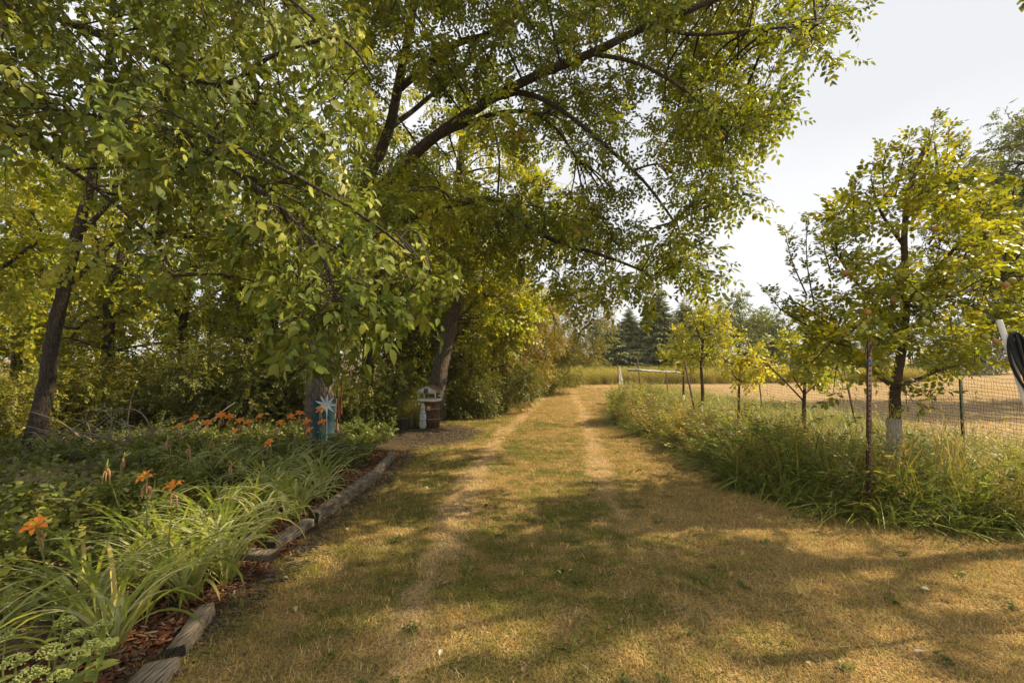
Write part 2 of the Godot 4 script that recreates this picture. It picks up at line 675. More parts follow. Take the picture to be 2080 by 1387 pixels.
func build_ground() -> void:
	var xs := axis(-260.0, 300.0, -5.0, 7.0, 0.06, 1.07)
	var zs := axis(-420.0, 40.0, -14.0, 1.0, 0.07, 1.06)
	var verts := PackedVector3Array()
	var cols := PackedColorArray()
	var norms := PackedVector3Array()
	for z in zs:
		for x in xs:
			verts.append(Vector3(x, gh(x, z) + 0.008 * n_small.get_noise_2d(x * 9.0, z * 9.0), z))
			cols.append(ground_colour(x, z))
			norms.append(Vector3.UP)
	var idx := PackedInt32Array()
	var w := xs.size()
	for j in zs.size() - 1:
		for i in w - 1:
			var a := j * w + i
			idx.append_array(PackedInt32Array([a, a + 1, a + w + 1, a, a + w + 1, a + w]))
	var arr := []
	arr.resize(Mesh.ARRAY_MAX)
	arr[Mesh.ARRAY_VERTEX] = verts
	arr[Mesh.ARRAY_NORMAL] = norms
	arr[Mesh.ARRAY_COLOR] = cols
	arr[Mesh.ARRAY_INDEX] = idx
	var mesh := ArrayMesh.new()
	mesh.add_surface_from_arrays(Mesh.PRIMITIVE_TRIANGLES, arr)
	var m := StandardMaterial3D.new()
	m.vertex_color_use_as_albedo = true
	m.albedo_texture = noise_tex(0.045, 512, 21, [[0.2, Color(0.62, 0.62, 0.62)], [0.5, Color(0.85, 0.85, 0.85)], [0.8, Color(1, 1, 1)]], false, 5)
	m.uv1_triplanar = true
	m.uv1_world_triplanar = true
	m.uv1_scale = Vector3(1.3, 1.3, 1.3)
	m.roughness = 1.0
	m.metallic_specular = 0.1
	m.heightmap_enabled = true
	m.heightmap_scale = 2.0
	m.heightmap_texture = noise_tex(0.06, 512, 22, [[0.0, Color.BLACK], [1.0, Color.WHITE]], false, 5)
	m.cull_mode = BaseMaterial3D.CULL_DISABLED
	var g := part("ground", mesh, m, self)
	tag(g, "dry mown lawn path with wheel tracks running into a field", "ground", "", "structure")


func grass_tuft(n: int, lo: float, hi: float, wide: float, spread: float, bend: float, segs: int, seeds := false) -> ArrayMesh:
	var st := begin()
	for i in n:
		var a := rr(0, TAU)
		var r := spread * sqrt(rng.randf())
		var base := Vector3(cos(a) * r, 0, sin(a) * r)
		var lean := rr(0, TAU)
		var out := Vector3(cos(lean), 0, sin(lean))
		var len := rr(lo, hi)
		var b := bend * rr(0.3, 1.4)
		var side := out.cross(Vector3.UP).rotated(Vector3.UP, rr(-0.8, 0.8)) * wide * 0.5 * rr(0.7, 1.3)
		var prev := base
		var pw := 1.0
		var shade := rr(0.5, 1.0)
		st.set_color(Color(shade * rr(0.85, 1.0), shade * rr(0.9, 1.0), shade * rr(0.7, 1.0)))
		for k in segs:
			var t := float(k + 1) / segs
			var ang := b * t * 1.3
			var p := base + (out * sin(ang) * t + Vector3.UP * (cos(ang) * t + 0.12 * t)) * len
			var w := 1.0 - t * t
			if k == segs - 1:
				tri(st, prev - side * pw, prev + side * pw, p)
			else:
				quad(st, prev - side * pw, prev + side * pw, p + side * w, p - side * w)
			prev = p
			pw = w
		if seeds and i % 3 == 0:
			for k in 4:
				add_leaf(st, Transform3D(aim(out * rr(0.2, 0.8) + Vector3.UP * rr(0.3, 1.0) + rdir() * 0.3), prev - Vector3(0, 0.03 * k, 0)), rr(0.04, 0.075), 0.014, 0.4, 0.2, 0)
	return done(st)


func build_lawn() -> void:
	var meshes := [grass_tuft(16, 0.025, 0.055, 0.0034, 0.06, 1.1, 2), grass_tuft(12, 0.03, 0.075, 0.0032, 0.05, 1.3, 2)]
	for v in 2:
		var xs := []
		var cs := PackedColorArray()
		for band in [[0.6, 2.2, 260.0, 1.0], [2.2, 4.0, 620.0, 1.0], [4.0, 7.0, 420.0, 1.1], [7.0, 12.0, 200.0, 1.5], [12.0, 20.0, 90.0, 2.1], [20.0, 34.0, 30.0, 3.2]]:
			var x0 := -2.5
			var x1: float = 5.0 + band[1] * 0.22
			var n := int((x1 - x0) * (band[1] - band[0]) * band[2] * 0.5)
			for i in n:
				var d := rr(band[0], band[1])
				var x := rr(x0, x1)
				var edge := bed_edge(-d) + 0.15 * n_mid.get_noise_2d(x * 3.0, -d * 3.0)
				if x < edge + 0.1 * rng.randf() or x > strip_near(d) + 0.25:
					continue
				if x < edge + 0.35 and rng.randf() < 0.72:
					continue
				var q := Vector2((x + 1.95) / 1.25, (d - 11.3) / 1.9)
				if q.length() < 1.0 + 0.2 * n_mid.get_noise_2d(x * 3.0, d * 3.0):
					continue
				if minf(track_near(track_l, x, -d), track_near(track_r, x, -d)) < 0.16 and d > 5.0 and rng.randf() < 0.2:
					continue
				var g := gh(x, -d)
				var s: float = rr(0.6, 1.15) * band[3]
				var c := lawn_colour(x, -d)
				if rng.randf() < 0.05:
					c = GREEN * 1.4
					s *= 1.35
				elif rng.randf() < 0.12:
					c = PALE
				xs.append(Transform3D(Basis(Vector3.UP, rr(0, TAU)).scaled(Vector3(s, s * rr(0.6, 1.05) / sqrt(band[3]), s)), Vector3(x, g - 0.004, -d)))
				cs.append(vary(c * 1.25, 0.22))
		var o := many("lawn_grass", meshes[v], M.straw, xs, cs, self)
		tag(o, ["short dry straw coloured lawn grass with green patches", "longer green and tan blades standing in the mown lawn"][v], "grass", "", "stuff")


func build_lawn_weeds() -> void:
	var xs := []
	var cs := PackedColorArray()
	for i in 120:
		var d := 2.0 + 9.0 * pow(rng.randf(), 1.4)
		var x := rr(-1.7, minf(strip_near(d), 1.15 * d) - 0.1)
		var n := 3 + rng.randi() % 4
		var c := pick([Color(0.15, 0.19, 0.035), Color(0.26, 0.28, 0.05), Color(0.36, 0.34, 0.08)])
		for k in n:
			var a := rr(0, TAU)
			xs.append(Transform3D(aim(Vector3(cos(a), rr(0.25, 0.8), sin(a))).scaled(Vector3.ONE * rr(0.22, 0.4)), on_ground(x, d) + Vector3(0, 0.006, 0)))
			cs.append(vary(c, 0.2))
	tag(many("lawn_weeds", MESH.cover, M.leaf, xs, cs, self), "small green weeds and clover tufts dotted over the dry lawn", "weeds", "", "stuff")


func build_tall_grass() -> void:
	var meshes := [grass_tuft(20, 0.45, 0.98, 0.021, 0.17, 1.05, 5), grass_tuft(18, 0.55, 1.1, 0.010, 0.15, 0.55, 4, true), grass_tuft(22, 0.28, 0.55, 0.02, 0.18, 1.6, 5)]
	var names := ["arching green blades of the tall grass under the apple trees", "upright tan and green stems in the tall grass along the fence", "low tangled green grass at the foot of the tall grass"]
	var cols := [[Color(0.16, 0.21, 0.03), Color(0.27, 0.30, 0.05), Color(0.40, 0.38, 0.09)], [Color(0.30, 0.30, 0.06), Color(0.50, 0.40, 0.13), Color(0.42, 0.27, 0.10)], [Color(0.13, 0.18, 0.025), Color(0.24, 0.28, 0.05), Color(0.40, 0.36, 0.12)]]
	for v in 3:
		var xs := []
		var cs := PackedColorArray()
		for band in [[3.2, 8.0, 95.0], [8.0, 14.0, 58.0], [14.0, 27.0, 30.0]]:
			var n := int((10.5 - 2.6) * (band[1] - band[0]) * band[2] * [0.42, 0.3, 0.35][v])
			for i in n:
				var d := rr(band[0], band[1])
				var x := rr(2.6, 10.5)
				var sn := strip_near(d)
				var sf := strip_far(d)
				if x < sn or x > sf:
					continue
				var depth := minf(x - sn, (d - 4.0) * 0.9 + (x - sn) * 0.2 if d < 5.5 else 9.0)
				var tall := lerpf(0.42, 1.0, smoothstep(0.0, 0.8, depth)) * lerpf(1.0, 0.8, smoothstep(0.8, 2.0, x - sn))
				tall *= lerpf(1.0, 0.82, smoothstep(7.0, 9.0, d)) * lerpf(1.0, 0.8, smoothstep(1.6, 3.5, x - sn))
				tall *= 0.85 + 0.75 * n_mid.get_noise_2d(x * 1.7, d * 1.7)
				if v == 2 and depth > 0.9 and rng.randf() < 0.5:
					continue
				if v == 1 and depth < 0.25:
					continue
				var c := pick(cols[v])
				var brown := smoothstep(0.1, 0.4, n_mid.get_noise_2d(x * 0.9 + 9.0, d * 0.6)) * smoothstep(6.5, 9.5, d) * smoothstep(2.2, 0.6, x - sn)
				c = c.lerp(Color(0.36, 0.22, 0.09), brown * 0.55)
				c = c.lerp(Color(0.36, 0.36, 0.09), 0.3 * smoothstep(0.8, 2.5, x - sn))  # straw tone towards the back, with the yellow backlight painted in
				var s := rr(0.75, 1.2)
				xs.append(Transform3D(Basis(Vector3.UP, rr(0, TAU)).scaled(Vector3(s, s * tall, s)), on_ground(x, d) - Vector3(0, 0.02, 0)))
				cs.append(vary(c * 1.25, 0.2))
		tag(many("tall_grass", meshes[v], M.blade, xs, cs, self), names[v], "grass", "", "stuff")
	var wx := []
	var wc := PackedColorArray()
	for i in 190:
		var d := rr(4.4, 20.0)
		var x := strip_near(d) + absf(rng.randfn(0.25, 0.7))
		if x > strip_far(d):
			continue
		var hgt := rr(0.3, 0.85)
		var wcol := pick([Color(0.10, 0.15, 0.025), Color(0.17, 0.22, 0.035), Color(0.28, 0.30, 0.06), Color(0.36, 0.27, 0.09)] if d < 8.0 else [Color(0.20, 0.23, 0.04), Color(0.40, 0.36, 0.10), Color(0.36, 0.23, 0.09)])
		for k in 9:
			var dir := Vector3(rr(-0.8, 0.8), rr(0.3, 1.2), rr(-0.8, 0.8))
			wx.append(Transform3D(aim(dir).scaled(Vector3.ONE * rr(0.7, 1.3)), on_ground(x, d) + Vector3(rr(-0.1, 0.1), hgt * rng.randf(), rr(-0.1, 0.1))))
			wc.append(vary(wcol * 1.2, 0.2))
	tag(many("weeds", MESH.weed, M.leaf, wx, wc, self), "leafy weeds growing in uneven clumps through the tall grass", "weeds", "", "stuff")
	# verges: foot of the left bank, and the golden grass at the far end of the path
	var xs := []
	var cs := PackedColorArray()
	for i in 2600:
		var d := rr(12.4, 31.0)
		var x := bed_edge(-d) + rr(-1.5, 0.15) * (1.0 if d < 16.0 else 1.4)
		xs.append(Transform3D(Basis(Vector3.UP, rr(0, TAU)).scaled(Vector3.ONE * rr(0.45, 0.85)), on_ground(x, d)))
		cs.append(vary(pick([Color(0.15, 0.17, 0.035), Color(0.28, 0.26, 0.07), Color(0.4, 0.3, 0.12)]), 0.2))
	for i in 9000:
		var d := rr(32.0, 43.0)
		var x := rr(-3.0, 34.0)
		if d < 32.6 + 0.14 * maxf(x - 4.0, 0.0) + n_mid.get_noise_2d(x, d):
			continue
		xs.append(Transform3D(Basis(Vector3.UP, rr(0, TAU)).scaled(Vector3(1.8, rr(0.7, 1.2), 1.8)), on_ground(x, d)))
		cs.append(vary(pick([Color(0.52, 0.44, 0.11), Color(0.66, 0.52, 0.17), Color(0.42, 0.40, 0.10)]), 0.2))
	tag(many("verge_grass", meshes[1], M.straw, xs, cs, self), "golden unmown grass along the wood and across the far end of the path", "grass", "", "stuff")


# ---------------------------------------------------------------- the wood's edge, trees
func build_near_ash() -> void:
	var base := on_ground(-4.9, 3.3)
	var t := thing("ash_tree", "ash tree whose drooping boughs of large compound leaves hang over the flower bed", "tree", base)
	var fork := base + Vector3(0.15, 2.5, -0.1)
	part("trunk", tube(smooth_path([Vector3(0, -0.2, 0), Vector3(0.1, 1.2, 0), fork - base, Vector3(0.0, 4.2, -0.6), Vector3(0.3, 6.0, -0.9)], 5), 0.24, 0.08, 12, 0.16, 0.5), M.bark, t)
	var limbs := [
		[fork, P(-60, 175, 3.9), P(40, 200, 3.7), P(140, 232, 3.55), P(330, 262, 3.3), P(520, 380, 3.15), P(640, 500, 2.95), P(680, 600, 2.8)],
		[fork, P(-80, -40, 4.0), P(120, 40, 3.9), P(300, 110, 3.7), P(440, 172, 3.55), P(560, 110, 3.4), P(690, 80, 3.3), P(760, 160, 3.2)],
		[fork, P(-50, 240, 3.8), P(120, 330, 3.7), P(240, 420, 3.6), P(320, 500, 3.45), P(350, 560, 3.35)],
		[fork + Vector3(0, 1.0, -0.3), P(60, -160, 3.6), P(300, -100, 3.3), P(520, -40, 3.0), P(640, 40, 2.9)],
		[P(330, 262, 3.3), P(480, 300, 3.0), P(640, 380, 2.9), P(780, 470, 3.1), P(870, 550, 3.4)],
	]
	var paths := []
	var rad := [0.045, 0.036, 0.028, 0.03, 0.016]
	for i in limbs.size():
		var q := smooth_path(limbs[i], 6)
		paths.append(q)
		var loc := []
		for p in q:
			loc.append(p - base)
		part("branch", tube(loc, rad[i], 0.008, 8, 0.15), M.bark, t)
	var poly := [Vector2(-260, -260), Vector2(700, -260), Vector2(730, 0), Vector2(700, 180), Vector2(690, 330), Vector2(760, 400), Vector2(860, 500), Vector2(885, 560), Vector2(820, 600), Vector2(720, 620), Vector2(640, 640), Vector2(580, 600), Vector2(480, 520), Vector2(380, 540), Vector2(330, 510), Vector2(280, 420), Vector2(290, 370), Vector2(200, 310), Vector2(80, 250), Vector2(-260, 250)]
	var cl := clusters_in(poly, 205, 2.9, 5.2, 0.29, 17, 0.17)
	for e in [[690, 600, 2.7], [640, 570, 2.75], [590, 600, 2.9], [760, 580, 2.95], [830, 570, 3.2], [665, 630, 2.65], [280, 210, 2.6], [330, 270, 2.7], [420, 320, 2.8], [350, 520, 3.4], [330, 550, 3.45], [420, 540, 3.5], [700, 490, 2.9], [610, 490, 2.9], [560, 420, 3.0], [500, 480, 3.3], [870, 560, 3.6], [650, 650, 2.7], [720, 640, 2.8], [600, 640, 2.9], [840, 600, 3.3], [655, 690, 2.8], [705, 690, 2.9], [610, 680, 3.0], [750, 650, 3.0], [330, 300, 3.0], [420, 250, 3.0], [240, 200, 3.1], [520, 200, 3.2], [150, 150, 3.3]]:
		cl.append([P(e[0], e[1], e[2]), 0.19, 8])
	var xs := []
	var cols := [Color(0.10, 0.13, 0.02), Color(0.155, 0.185, 0.03), Color(0.23, 0.255, 0.045), Color(0.32, 0.32, 0.055)]
	var cs := scatter(cl, cols, 0.75, 0.6, 1.12, xs, PackedColorArray(), Color(0.4, 0.36, 0.05), 0.02, base, 0.8)
	var lc := []
	for c in cl:
		lc.append([c[0] - base, c[1], c[2]])
	var lp := []
	for q in paths:
		var a := []
		for p in q:
			a.append(p - base)
		lp.append(a)
	part("twigs", twigs_to(lc, lp, 0.012, Vector3.ZERO, 0.12), M.twig, t).set_meta("kind", "stuff")
	var meshes := [compound_leaf(3, 0.22, 0.084, 0.35), compound_leaf(2, 0.19, 0.094, 0.5), compound_leaf(3, 0.25, 0.078, 0.6)]
	var eye := Vector3(0, EYE, 0) - base
	var order := range(xs.size())
	order.sort_custom(func(a, b): return xs[a].origin.distance_squared_to(eye) < xs[b].origin.distance_squared_to(eye))
	var tones := []
	for c in cols:
		var tm := tinted_leaf(c * 1.2, 0.5, 0.7)
		tm.vertex_color_use_as_albedo = true
		tones.append(tm)
	tones.append(tinted_leaf(Color(0.3, 0.3, 0.05), 0.5, 0.7))
	var rest := [[], [], []]
	var rc := [PackedColorArray(), PackedColorArray(), PackedColorArray()]
	var singles := 0
	for i in order:
		var s: Vector3 = xs[i].origin + base
		var v: int = i % 3
		var sx := CX + s.x / maxf(-s.z, 0.1) * F
		if singles < 300 and sx > -20.0 and s.y < EYE + 0.82 * -s.z:
			var o := part("leaf", meshes[v], tones[mini(int(cs[i].g * 22.0) % 4, 4)] if rng.randf() > 0.02 else tones[4], t)
			o.transform = xs[i]
			singles += 1
		else:
			rest[v].append(xs[i])
			rc[v].append(cs[i])
	for v in 3:
		many("foliage", meshes[v], M.ash, rest[v], rc[v], t)


func local(pts: Array, base: Vector3) -> Array:
	var out := []
	for p in pts:
		out.append(p - base)
	return out


func build_main_tree() -> void:
	var base := G(655, 925)
	var t := thing("shade_tree", "big old tree with teal panel on its trunk and dark limbs arching over the path", "tree", base)
	var d := -base.z
	var fork := P(692, 520, d - 0.1)
	var trunk := smooth_path([base - Vector3(0, 0.2, 0), P(652, 840, d), P(655, 700, d), P(672, 600, d), fork], 6)
	part("trunk", tube(local(trunk, base), 0.31, 0.2, 18, 0.2, 0.35), M.bark_grey, t)
	var limbs := [
		[[P(680, 580, d), P(745, 375, d), P(790, 260, d - 0.2), P(815, 140, d - 0.3), P(843, 0, d - 0.4), P(865, -140, d - 0.4), P(900, -330, d - 0.5)], 0.12, 0.05],
		[[P(684, 570, d), P(715, 470, d), P(780, 375, d - 0.3), P(870, 288, d - 0.7), P(980, 212, d - 1.1), P(1080, 158, d - 1.5), P(1200, 108, d - 1.9), P(1310, 55, d - 2.1), P(1430, 8, d - 2.3), P(1540, -40, d - 2.4)], 0.13, 0.03],
		[[P(813, 178, d - 0.25), P(868, 132, d - 0.3), P(930, 88, d - 0.5), P(1000, 66, d - 0.7), P(1062, 22, d - 0.8), P(1120, -25, d - 0.9), P(1240, -90, d - 1.0)], 0.075, 0.03],
		[[P(845, 310, d - 0.6), P(900, 272, d - 0.5), P(960, 247, d - 0.5), P(1010, 230, d - 0.6), P(1080, 228, d - 0.8), P(1130, 262, d - 1.0), P(1170, 320, d - 1.2)], 0.065, 0.02],
		[[P(1000, 202, d - 1.15), P(1055, 188, d - 1.2), P(1110, 205, d - 1.4), P(1170, 245, d - 1.5), P(1235, 300, d - 1.7), P(1310, 370, d - 1.9), P(1370, 450, d - 2.0)], 0.055, 0.016],
		[[P(700, 510, d - 0.1), P(840, 440, d - 0.5), P(940, 412, d - 1.0), P(1000, 406, d - 1.2), P(1060, 450, d - 1.5), P(1130, 490, d - 1.8), P(1230, 520, d - 2.0), P(1330, 560, d - 2.1)], 0.07, 0.015],
		[[P(1200, 108, d - 1.9), P(1300, 130, d - 2.2), P(1400, 190, d - 2.4), P(1480, 270, d - 2.5)], 0.035, 0.012],
		[[P(1310, 55, d - 2.1), P(1420, 70, d - 2.3), P(1540, 60, d - 2.4), P(1660, 50, d - 2.5)], 0.03, 0.01],
		[[P(672, 600, d), P(600, 430, d + 0.4), P(540, 250, d + 0.6), P(480, 60, d + 0.8), P(430, -120, d + 0.8)], 0.11, 0.04],
		[[P(790, 260, d - 0.2), P(850, 215, d + 0.5), P(960, 120, d + 1.2), P(1080, 20, d + 1.8), P(1180, -80, d + 2.2)], 0.06, 0.02],
	]
	var paths := []
	for l in limbs:
		var q := smooth_path(l[0], 6)
		paths.append(q)
		part("branch", tube(local(q, base), l[1], l[2], 10, 0.16), M.bark, t)
	var cols := [Color(0.115, 0.135, 0.013), Color(0.19, 0.21, 0.018), Color(0.32, 0.33, 0.022), Color(0.50, 0.46, 0.025)]
	# the arching part over the path
	var poly := [Vector2(690, -330), Vector2(1560, -330), Vector2(1690, -120), Vector2(1700, 20), Vector2(1660, 90), Vector2(1580, 130), Vector2(1560, 230), Vector2(1520, 300), Vector2(1465, 370), Vector2(1490, 410), Vector2(1420, 450), Vector2(1430, 530), Vector2(1350, 530), Vector2(1320, 590), Vector2(1230, 600), Vector2(1150, 540), Vector2(1060, 500), Vector2(960, 470), Vector2(820, 470), Vector2(720, 420)]
	var cl := clusters_in(poly, 285, d - 2.6, d + 1.2, 0.36, 38, 0.27)
	# thin out the gaps between the limbs, where the sky shows
	var kept := []
	for c in cl:
		var p: Vector3 = c[0]
		var px := CX + p.x / -p.z * F
		var py := 748.0 - (p.y - EYE) / -p.z * F
		var hole := false
		for h in [[900, 235, 70], [1000, 285, 70], [1110, 330, 60], [750, 330, 60], [790, 240, 55], [820, 120, 50], [850, 20, 45], [1330, 300, 40], [860, 350, 45], [1480, 130, 30]]:
			if Vector2(px - h[0], (py - h[1]) * 1.2).length() < h[2]:
				hole = true
		for q in paths[0] + paths[1]:
			var lx: float = CX + q.x / -q.z * F
			var ly: float = 748.0 - (q.y - EYE) / -q.z * F
			if -p.z < -q.z + 0.3 and Vector2(px - lx, py - ly).length() < 46.0 and lx < 1330.0:
				hole = hole or rng.randf() < 0.12
		if not hole:
			kept.append(c)
	# hanging skirts right of the path
	for e in [[1250, 560, 5.9, 24], [1190, 600, 6.2, 26], [1310, 590, 5.8, 16], [1400, 545, 5.7, 12], [1440, 560, 5.7, 5], [1350, 480, 5.9, 24], [1420, 420, 5.8, 16], [1520, 402, 5.7, 4], [1475, 405, 5.7, 8], [1490, 350, 5.7, 12], [1580, 240, 5.6, 7], [1560, 180, 5.6, 12], [1640, 110, 5.5, 10], [1680, 100, 5.5, 4], [1690, 40, 5.5, 6], [1500, 260, 5.7, 16], [1600, 60, 5.6, 22], [1130, 560, 6.6, 30], [1060, 520, 7.0, 30], [1010, 480, 7.2, 26], [960, 520, 7.4, 26]]:
		kept.append([P(e[0], e[1], e[2]), 0.24, e[3]])
	# the rest of the crown above the wood and behind
	var poly2 := [Vector2(250, -300), Vector2(760, -300), Vector2(760, 420), Vector2(600, 480), Vector2(380, 330), Vector2(250, 100)]
	kept.append_array(clusters_in(poly2, 52, d - 0.8, d + 1.8, 0.45, 34, 0.4))
	var xs := []
	var cs := scatter(kept, cols, 0.35, 0.8, 1.2, xs, PackedColorArray(), Color(0.5, 0.33, 0.03), 0.006, base)
	var lc := []
	for c in kept:
		lc.append([c[0] - base, c[1], c[2]])
	var lp := []
	for q in paths:
		lp.append(local(q, base))
	part("twigs", twigs_to(lc, lp, 0.014, Vector3.ZERO, 0.12), M.twig, t).set_meta("kind", "stuff")
	many("crown", MESH.leafy, M.leaf, xs, cs, t)


func build_woods() -> void:
	var cols := [Color(0.22, 0.24, 0.016), Color(0.37, 0.37, 0.022), Color(0.58, 0.52, 0.03)]
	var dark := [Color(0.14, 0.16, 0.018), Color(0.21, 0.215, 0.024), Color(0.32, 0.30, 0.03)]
	# the trunk leaning at the left of the bed
	var base := G(62, 925)
	var d := -base.z
	var t := thing("maple_tree", "tree with a bare brown trunk curving up from the brush pile", "tree", base)
	var path := smooth_path([base - Vector3(0, 0.2, 0), P(78, 850, d), P(95, 770, d), P(105, 690, d), P(128, 590, d), P(155, 480, d), P(190, 340, d + 0.1), P(215, 180, d + 0.2), P(230, 0, d + 0.3)], 6)
	part("trunk", tube(local(path, base), 0.145, 0.055, 14, 0.15, 0.4), M.bark, t)
	var limbs := []
	for l in [[[P(150, 500, d), P(80, 490, d - 0.3), P(0, 545, d - 0.5), P(-80, 560, d - 0.6)], 0.05], [[P(120, 600, d), P(200, 520, d + 0.4), P(290, 430, d + 0.8), P(360, 330, d + 1.2)], 0.05], [[P(190, 340, d + 0.1), P(110, 250, d), P(30, 150, d - 0.2), P(-60, 40, d - 0.4)], 0.06], [[P(155, 480, d), P(230, 400, d + 0.2), P(330, 250, d + 0.6), P(400, 80, d + 0.8)], 0.05]]:
		var q := smooth_path(l[0], 6)
		limbs.append(local(q, base))
		part("branch", tube(limbs[-1], l[1], 0.012, 8, 0.1), M.bark, t)
	var cl := clusters_in([Vector2(-300, -300), Vector2(560, -300), Vector2(520, 150), Vector2(430, 400), Vector2(300, 540), Vector2(180, 560), Vector2(60, 600), Vector2(-250, 640)], 52, d - 1.0, d + 2.2, 0.45, 24, 0.5)
	var xs := []
	var cs := scatter(cl, cols, 0.3, 0.8, 1.2, xs, PackedColorArray(), Color(0, 0, 0), 0.0, base)
	var lc := []
	for c in cl:
		lc.append([c[0] - base, c[1], c[2]])
	limbs.append(local(path.slice(int(path.size() * 0.55)), base))
	part("twigs", twigs_to(lc, limbs, 0.014, Vector3.ZERO), M.twig, t).set_meta("kind", "stuff")
	many("crown", MESH.broad, M.leaf, xs, cs, t)
	# the leaning tree behind the drum
	base = base_at(884, 14.2)
	d = -base.z
	t = thing("maple_tree", "maple with a stout grey trunk leaning right, rooted behind the painted drum", "tree", base)
	path = smooth_path([base - Vector3(0, 0.2, 0), P(893, 755, d), P(907, 700, d), P(917, 650, d), P(930, 590, d), P(925, 480, d + 0.2), P(935, 330, d + 0.3), P(950, 180, d + 0.3)], 6)
	part("trunk", tube(local(path, base), 0.27, 0.1, 14, 0.15, 0.3), M.bark_grey, t)
	limbs = [local(path.slice(18), base)]
	for l in [[[P(930, 590, d), P(980, 520, d - 0.6), P(1040, 480, d - 1.0), P(1100, 500, d - 1.4)], 0.09], [[P(927, 520, d), P(850, 430, d), P(780, 380, d + 0.4)], 0.09], [[P(915, 660, d), P(960, 620, d - 0.8), P(1000, 600, d - 1.4), P(1040, 640, d - 1.8)], 0.05]]:
		var q := smooth_path(l[0], 6)
		limbs.append(local(q, base))
		part("branch", tube(limbs[-1], l[1], 0.015, 8, 0.1), M.bark_grey, t)
	cl = clusters_in([Vector2(700, 260), Vector2(820, 180), Vector2(1050, 220), Vector2(1150, 330), Vector2(1170, 520), Vector2(1120, 600), Vector2(1080, 690), Vector2(1020, 730), Vector2(960, 720), Vector2(950, 600), Vector2(870, 540), Vector2(720, 480)], 100, d - 2.4, d + 2.0, 0.45, 26, 0.4)
	for e in [[1000, 650, 12.4], [1050, 670, 12.6], [985, 690, 12.2], [1030, 640, 12.5], [1015, 700, 12.4], [1065, 640, 13.0], [985, 600, 13.0], [1040, 590, 13.0]]:
		cl.append([P(e[0], e[1], e[2]), 0.45, 40])
	xs = []
	cs = scatter(cl, cols, 0.35, 0.8, 1.2, xs, PackedColorArray(), Color(0, 0, 0), 0.0, base)
	lc = []
	for c in cl:
		lc.append([c[0] - base, c[1], c[2]])
	part("twigs", twigs_to(lc, limbs, 0.02, Vector3.ZERO), M.twig, t).set_meta("kind", "stuff")
	many("crown", MESH.broad, M.leaf, xs, cs, t)
	# trees further in
	var spec := [
		[215, 745, 13.0, 9.0, "dark trunked tree deeper in the wood right of the curving trunk", 0.2, 0],
		[372, 745, 15.0, 9.5, "tree with a crooked low fork seen through the hanging ash leaves", 0.2, 0],
		[490, 760, 14.0, 8.5, "slim tree in the wood behind the orange lilies", 0.14, 0],
		[560, 750, 17.0, 10.0, "tall tree deep in the wood behind the teal panelled trunk", 0.2, 1],
		[30, 760, 14.0, 9.0, "yellow leaved tree at the wood's left behind the curving trunk", 0.16, 0],
		[745, 760, 15.0, 10.0, "tall tree behind the stump in the wood", 0.2, 1],
		[820, 760, 18.0, 11.0, "tall straight tree rising behind the leaning maple", 0.22, 1],
		[-110, 800, 11.0, 9.0, "tree at the wood's edge left of the curving trunk", 0.2, 0],
		[130, 740, 19.0, 10.0, "pale green tree far inside the wood", 0.2, 0],
		[660, 740, 21.0, 11.0, "tall tree at the back of the wood", 0.2, 1],
	]
	for s in spec:
		var w := P(s[0], 748, s[2])
		w = on_ground(w.x, s[2])
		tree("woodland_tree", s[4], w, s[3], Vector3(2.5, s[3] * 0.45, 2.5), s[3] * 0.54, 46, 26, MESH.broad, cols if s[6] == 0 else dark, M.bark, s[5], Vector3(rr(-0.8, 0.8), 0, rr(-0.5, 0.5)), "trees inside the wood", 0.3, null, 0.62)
	var back := ["tree closing the wood behind the far left trunks", "tree closing the wood behind the crooked low fork", "tree closing the wood behind the slim tree", "tree closing the wood behind the teal panelled trunk", "tree closing the wood behind the stump", "tree closing the wood behind the leaning maple", "tree closing the wood behind the rusty tinged tree", "tree closing the wood beyond the brush pile", "tree closing the wood beyond the far left shrubs"]
	for i in back.size():
		var px: float = [60, 340, 480, 600, 740, 870, 985, 200, -80][i]
		var dd := 25.0 + 3.0 * sin(i * 2.3)
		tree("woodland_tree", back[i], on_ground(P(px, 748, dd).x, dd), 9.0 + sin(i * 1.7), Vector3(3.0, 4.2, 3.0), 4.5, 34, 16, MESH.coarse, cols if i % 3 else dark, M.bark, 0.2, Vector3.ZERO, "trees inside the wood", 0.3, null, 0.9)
	# left bank of the path, further on
	tree("boxelder_tree", "rusty brown tinged tree leaning over the left of the path", on_ground(P(1075, 748, 19.0).x - 1.6, 19.0), 6.4, Vector3(2.2, 2.9, 2.6), 3.1, 80, 42, MESH.fine, [Color(0.26, 0.16, 0.035), Color(0.38, 0.26, 0.04), Color(0.32, 0.27, 0.03)], M.bark, 0.17, Vector3(0.9, 0, 0), "", 0.4, null, 0.5)
	tree("boxelder_tree", "yellow green tree reaching over the bend of the path", on_ground(P(1130, 748, 25.0).x - 1.4, 25.0), 7.4, Vector3(2.8, 3.0, 2.6), 3.9, 80, 38, MESH.fine, [Color(0.15, 0.15, 0.02), Color(0.3, 0.25, 0.03), Color(0.4, 0.32, 0.05)], M.bark, 0.17, Vector3(2.3, 0, 0), "", 0.4, null, 0.55)
	tree("boxelder_tree", "tall leafy tree behind the rusty tinged one", on_ground(-2.6, 22.0), 11.0, Vector3(3.0, 5.0, 3.0), 5.6, 90, 40, MESH.broad, cols, M.bark, 0.22, Vector3(0.8, 0, 0), "", 0.3, null, 0.75)
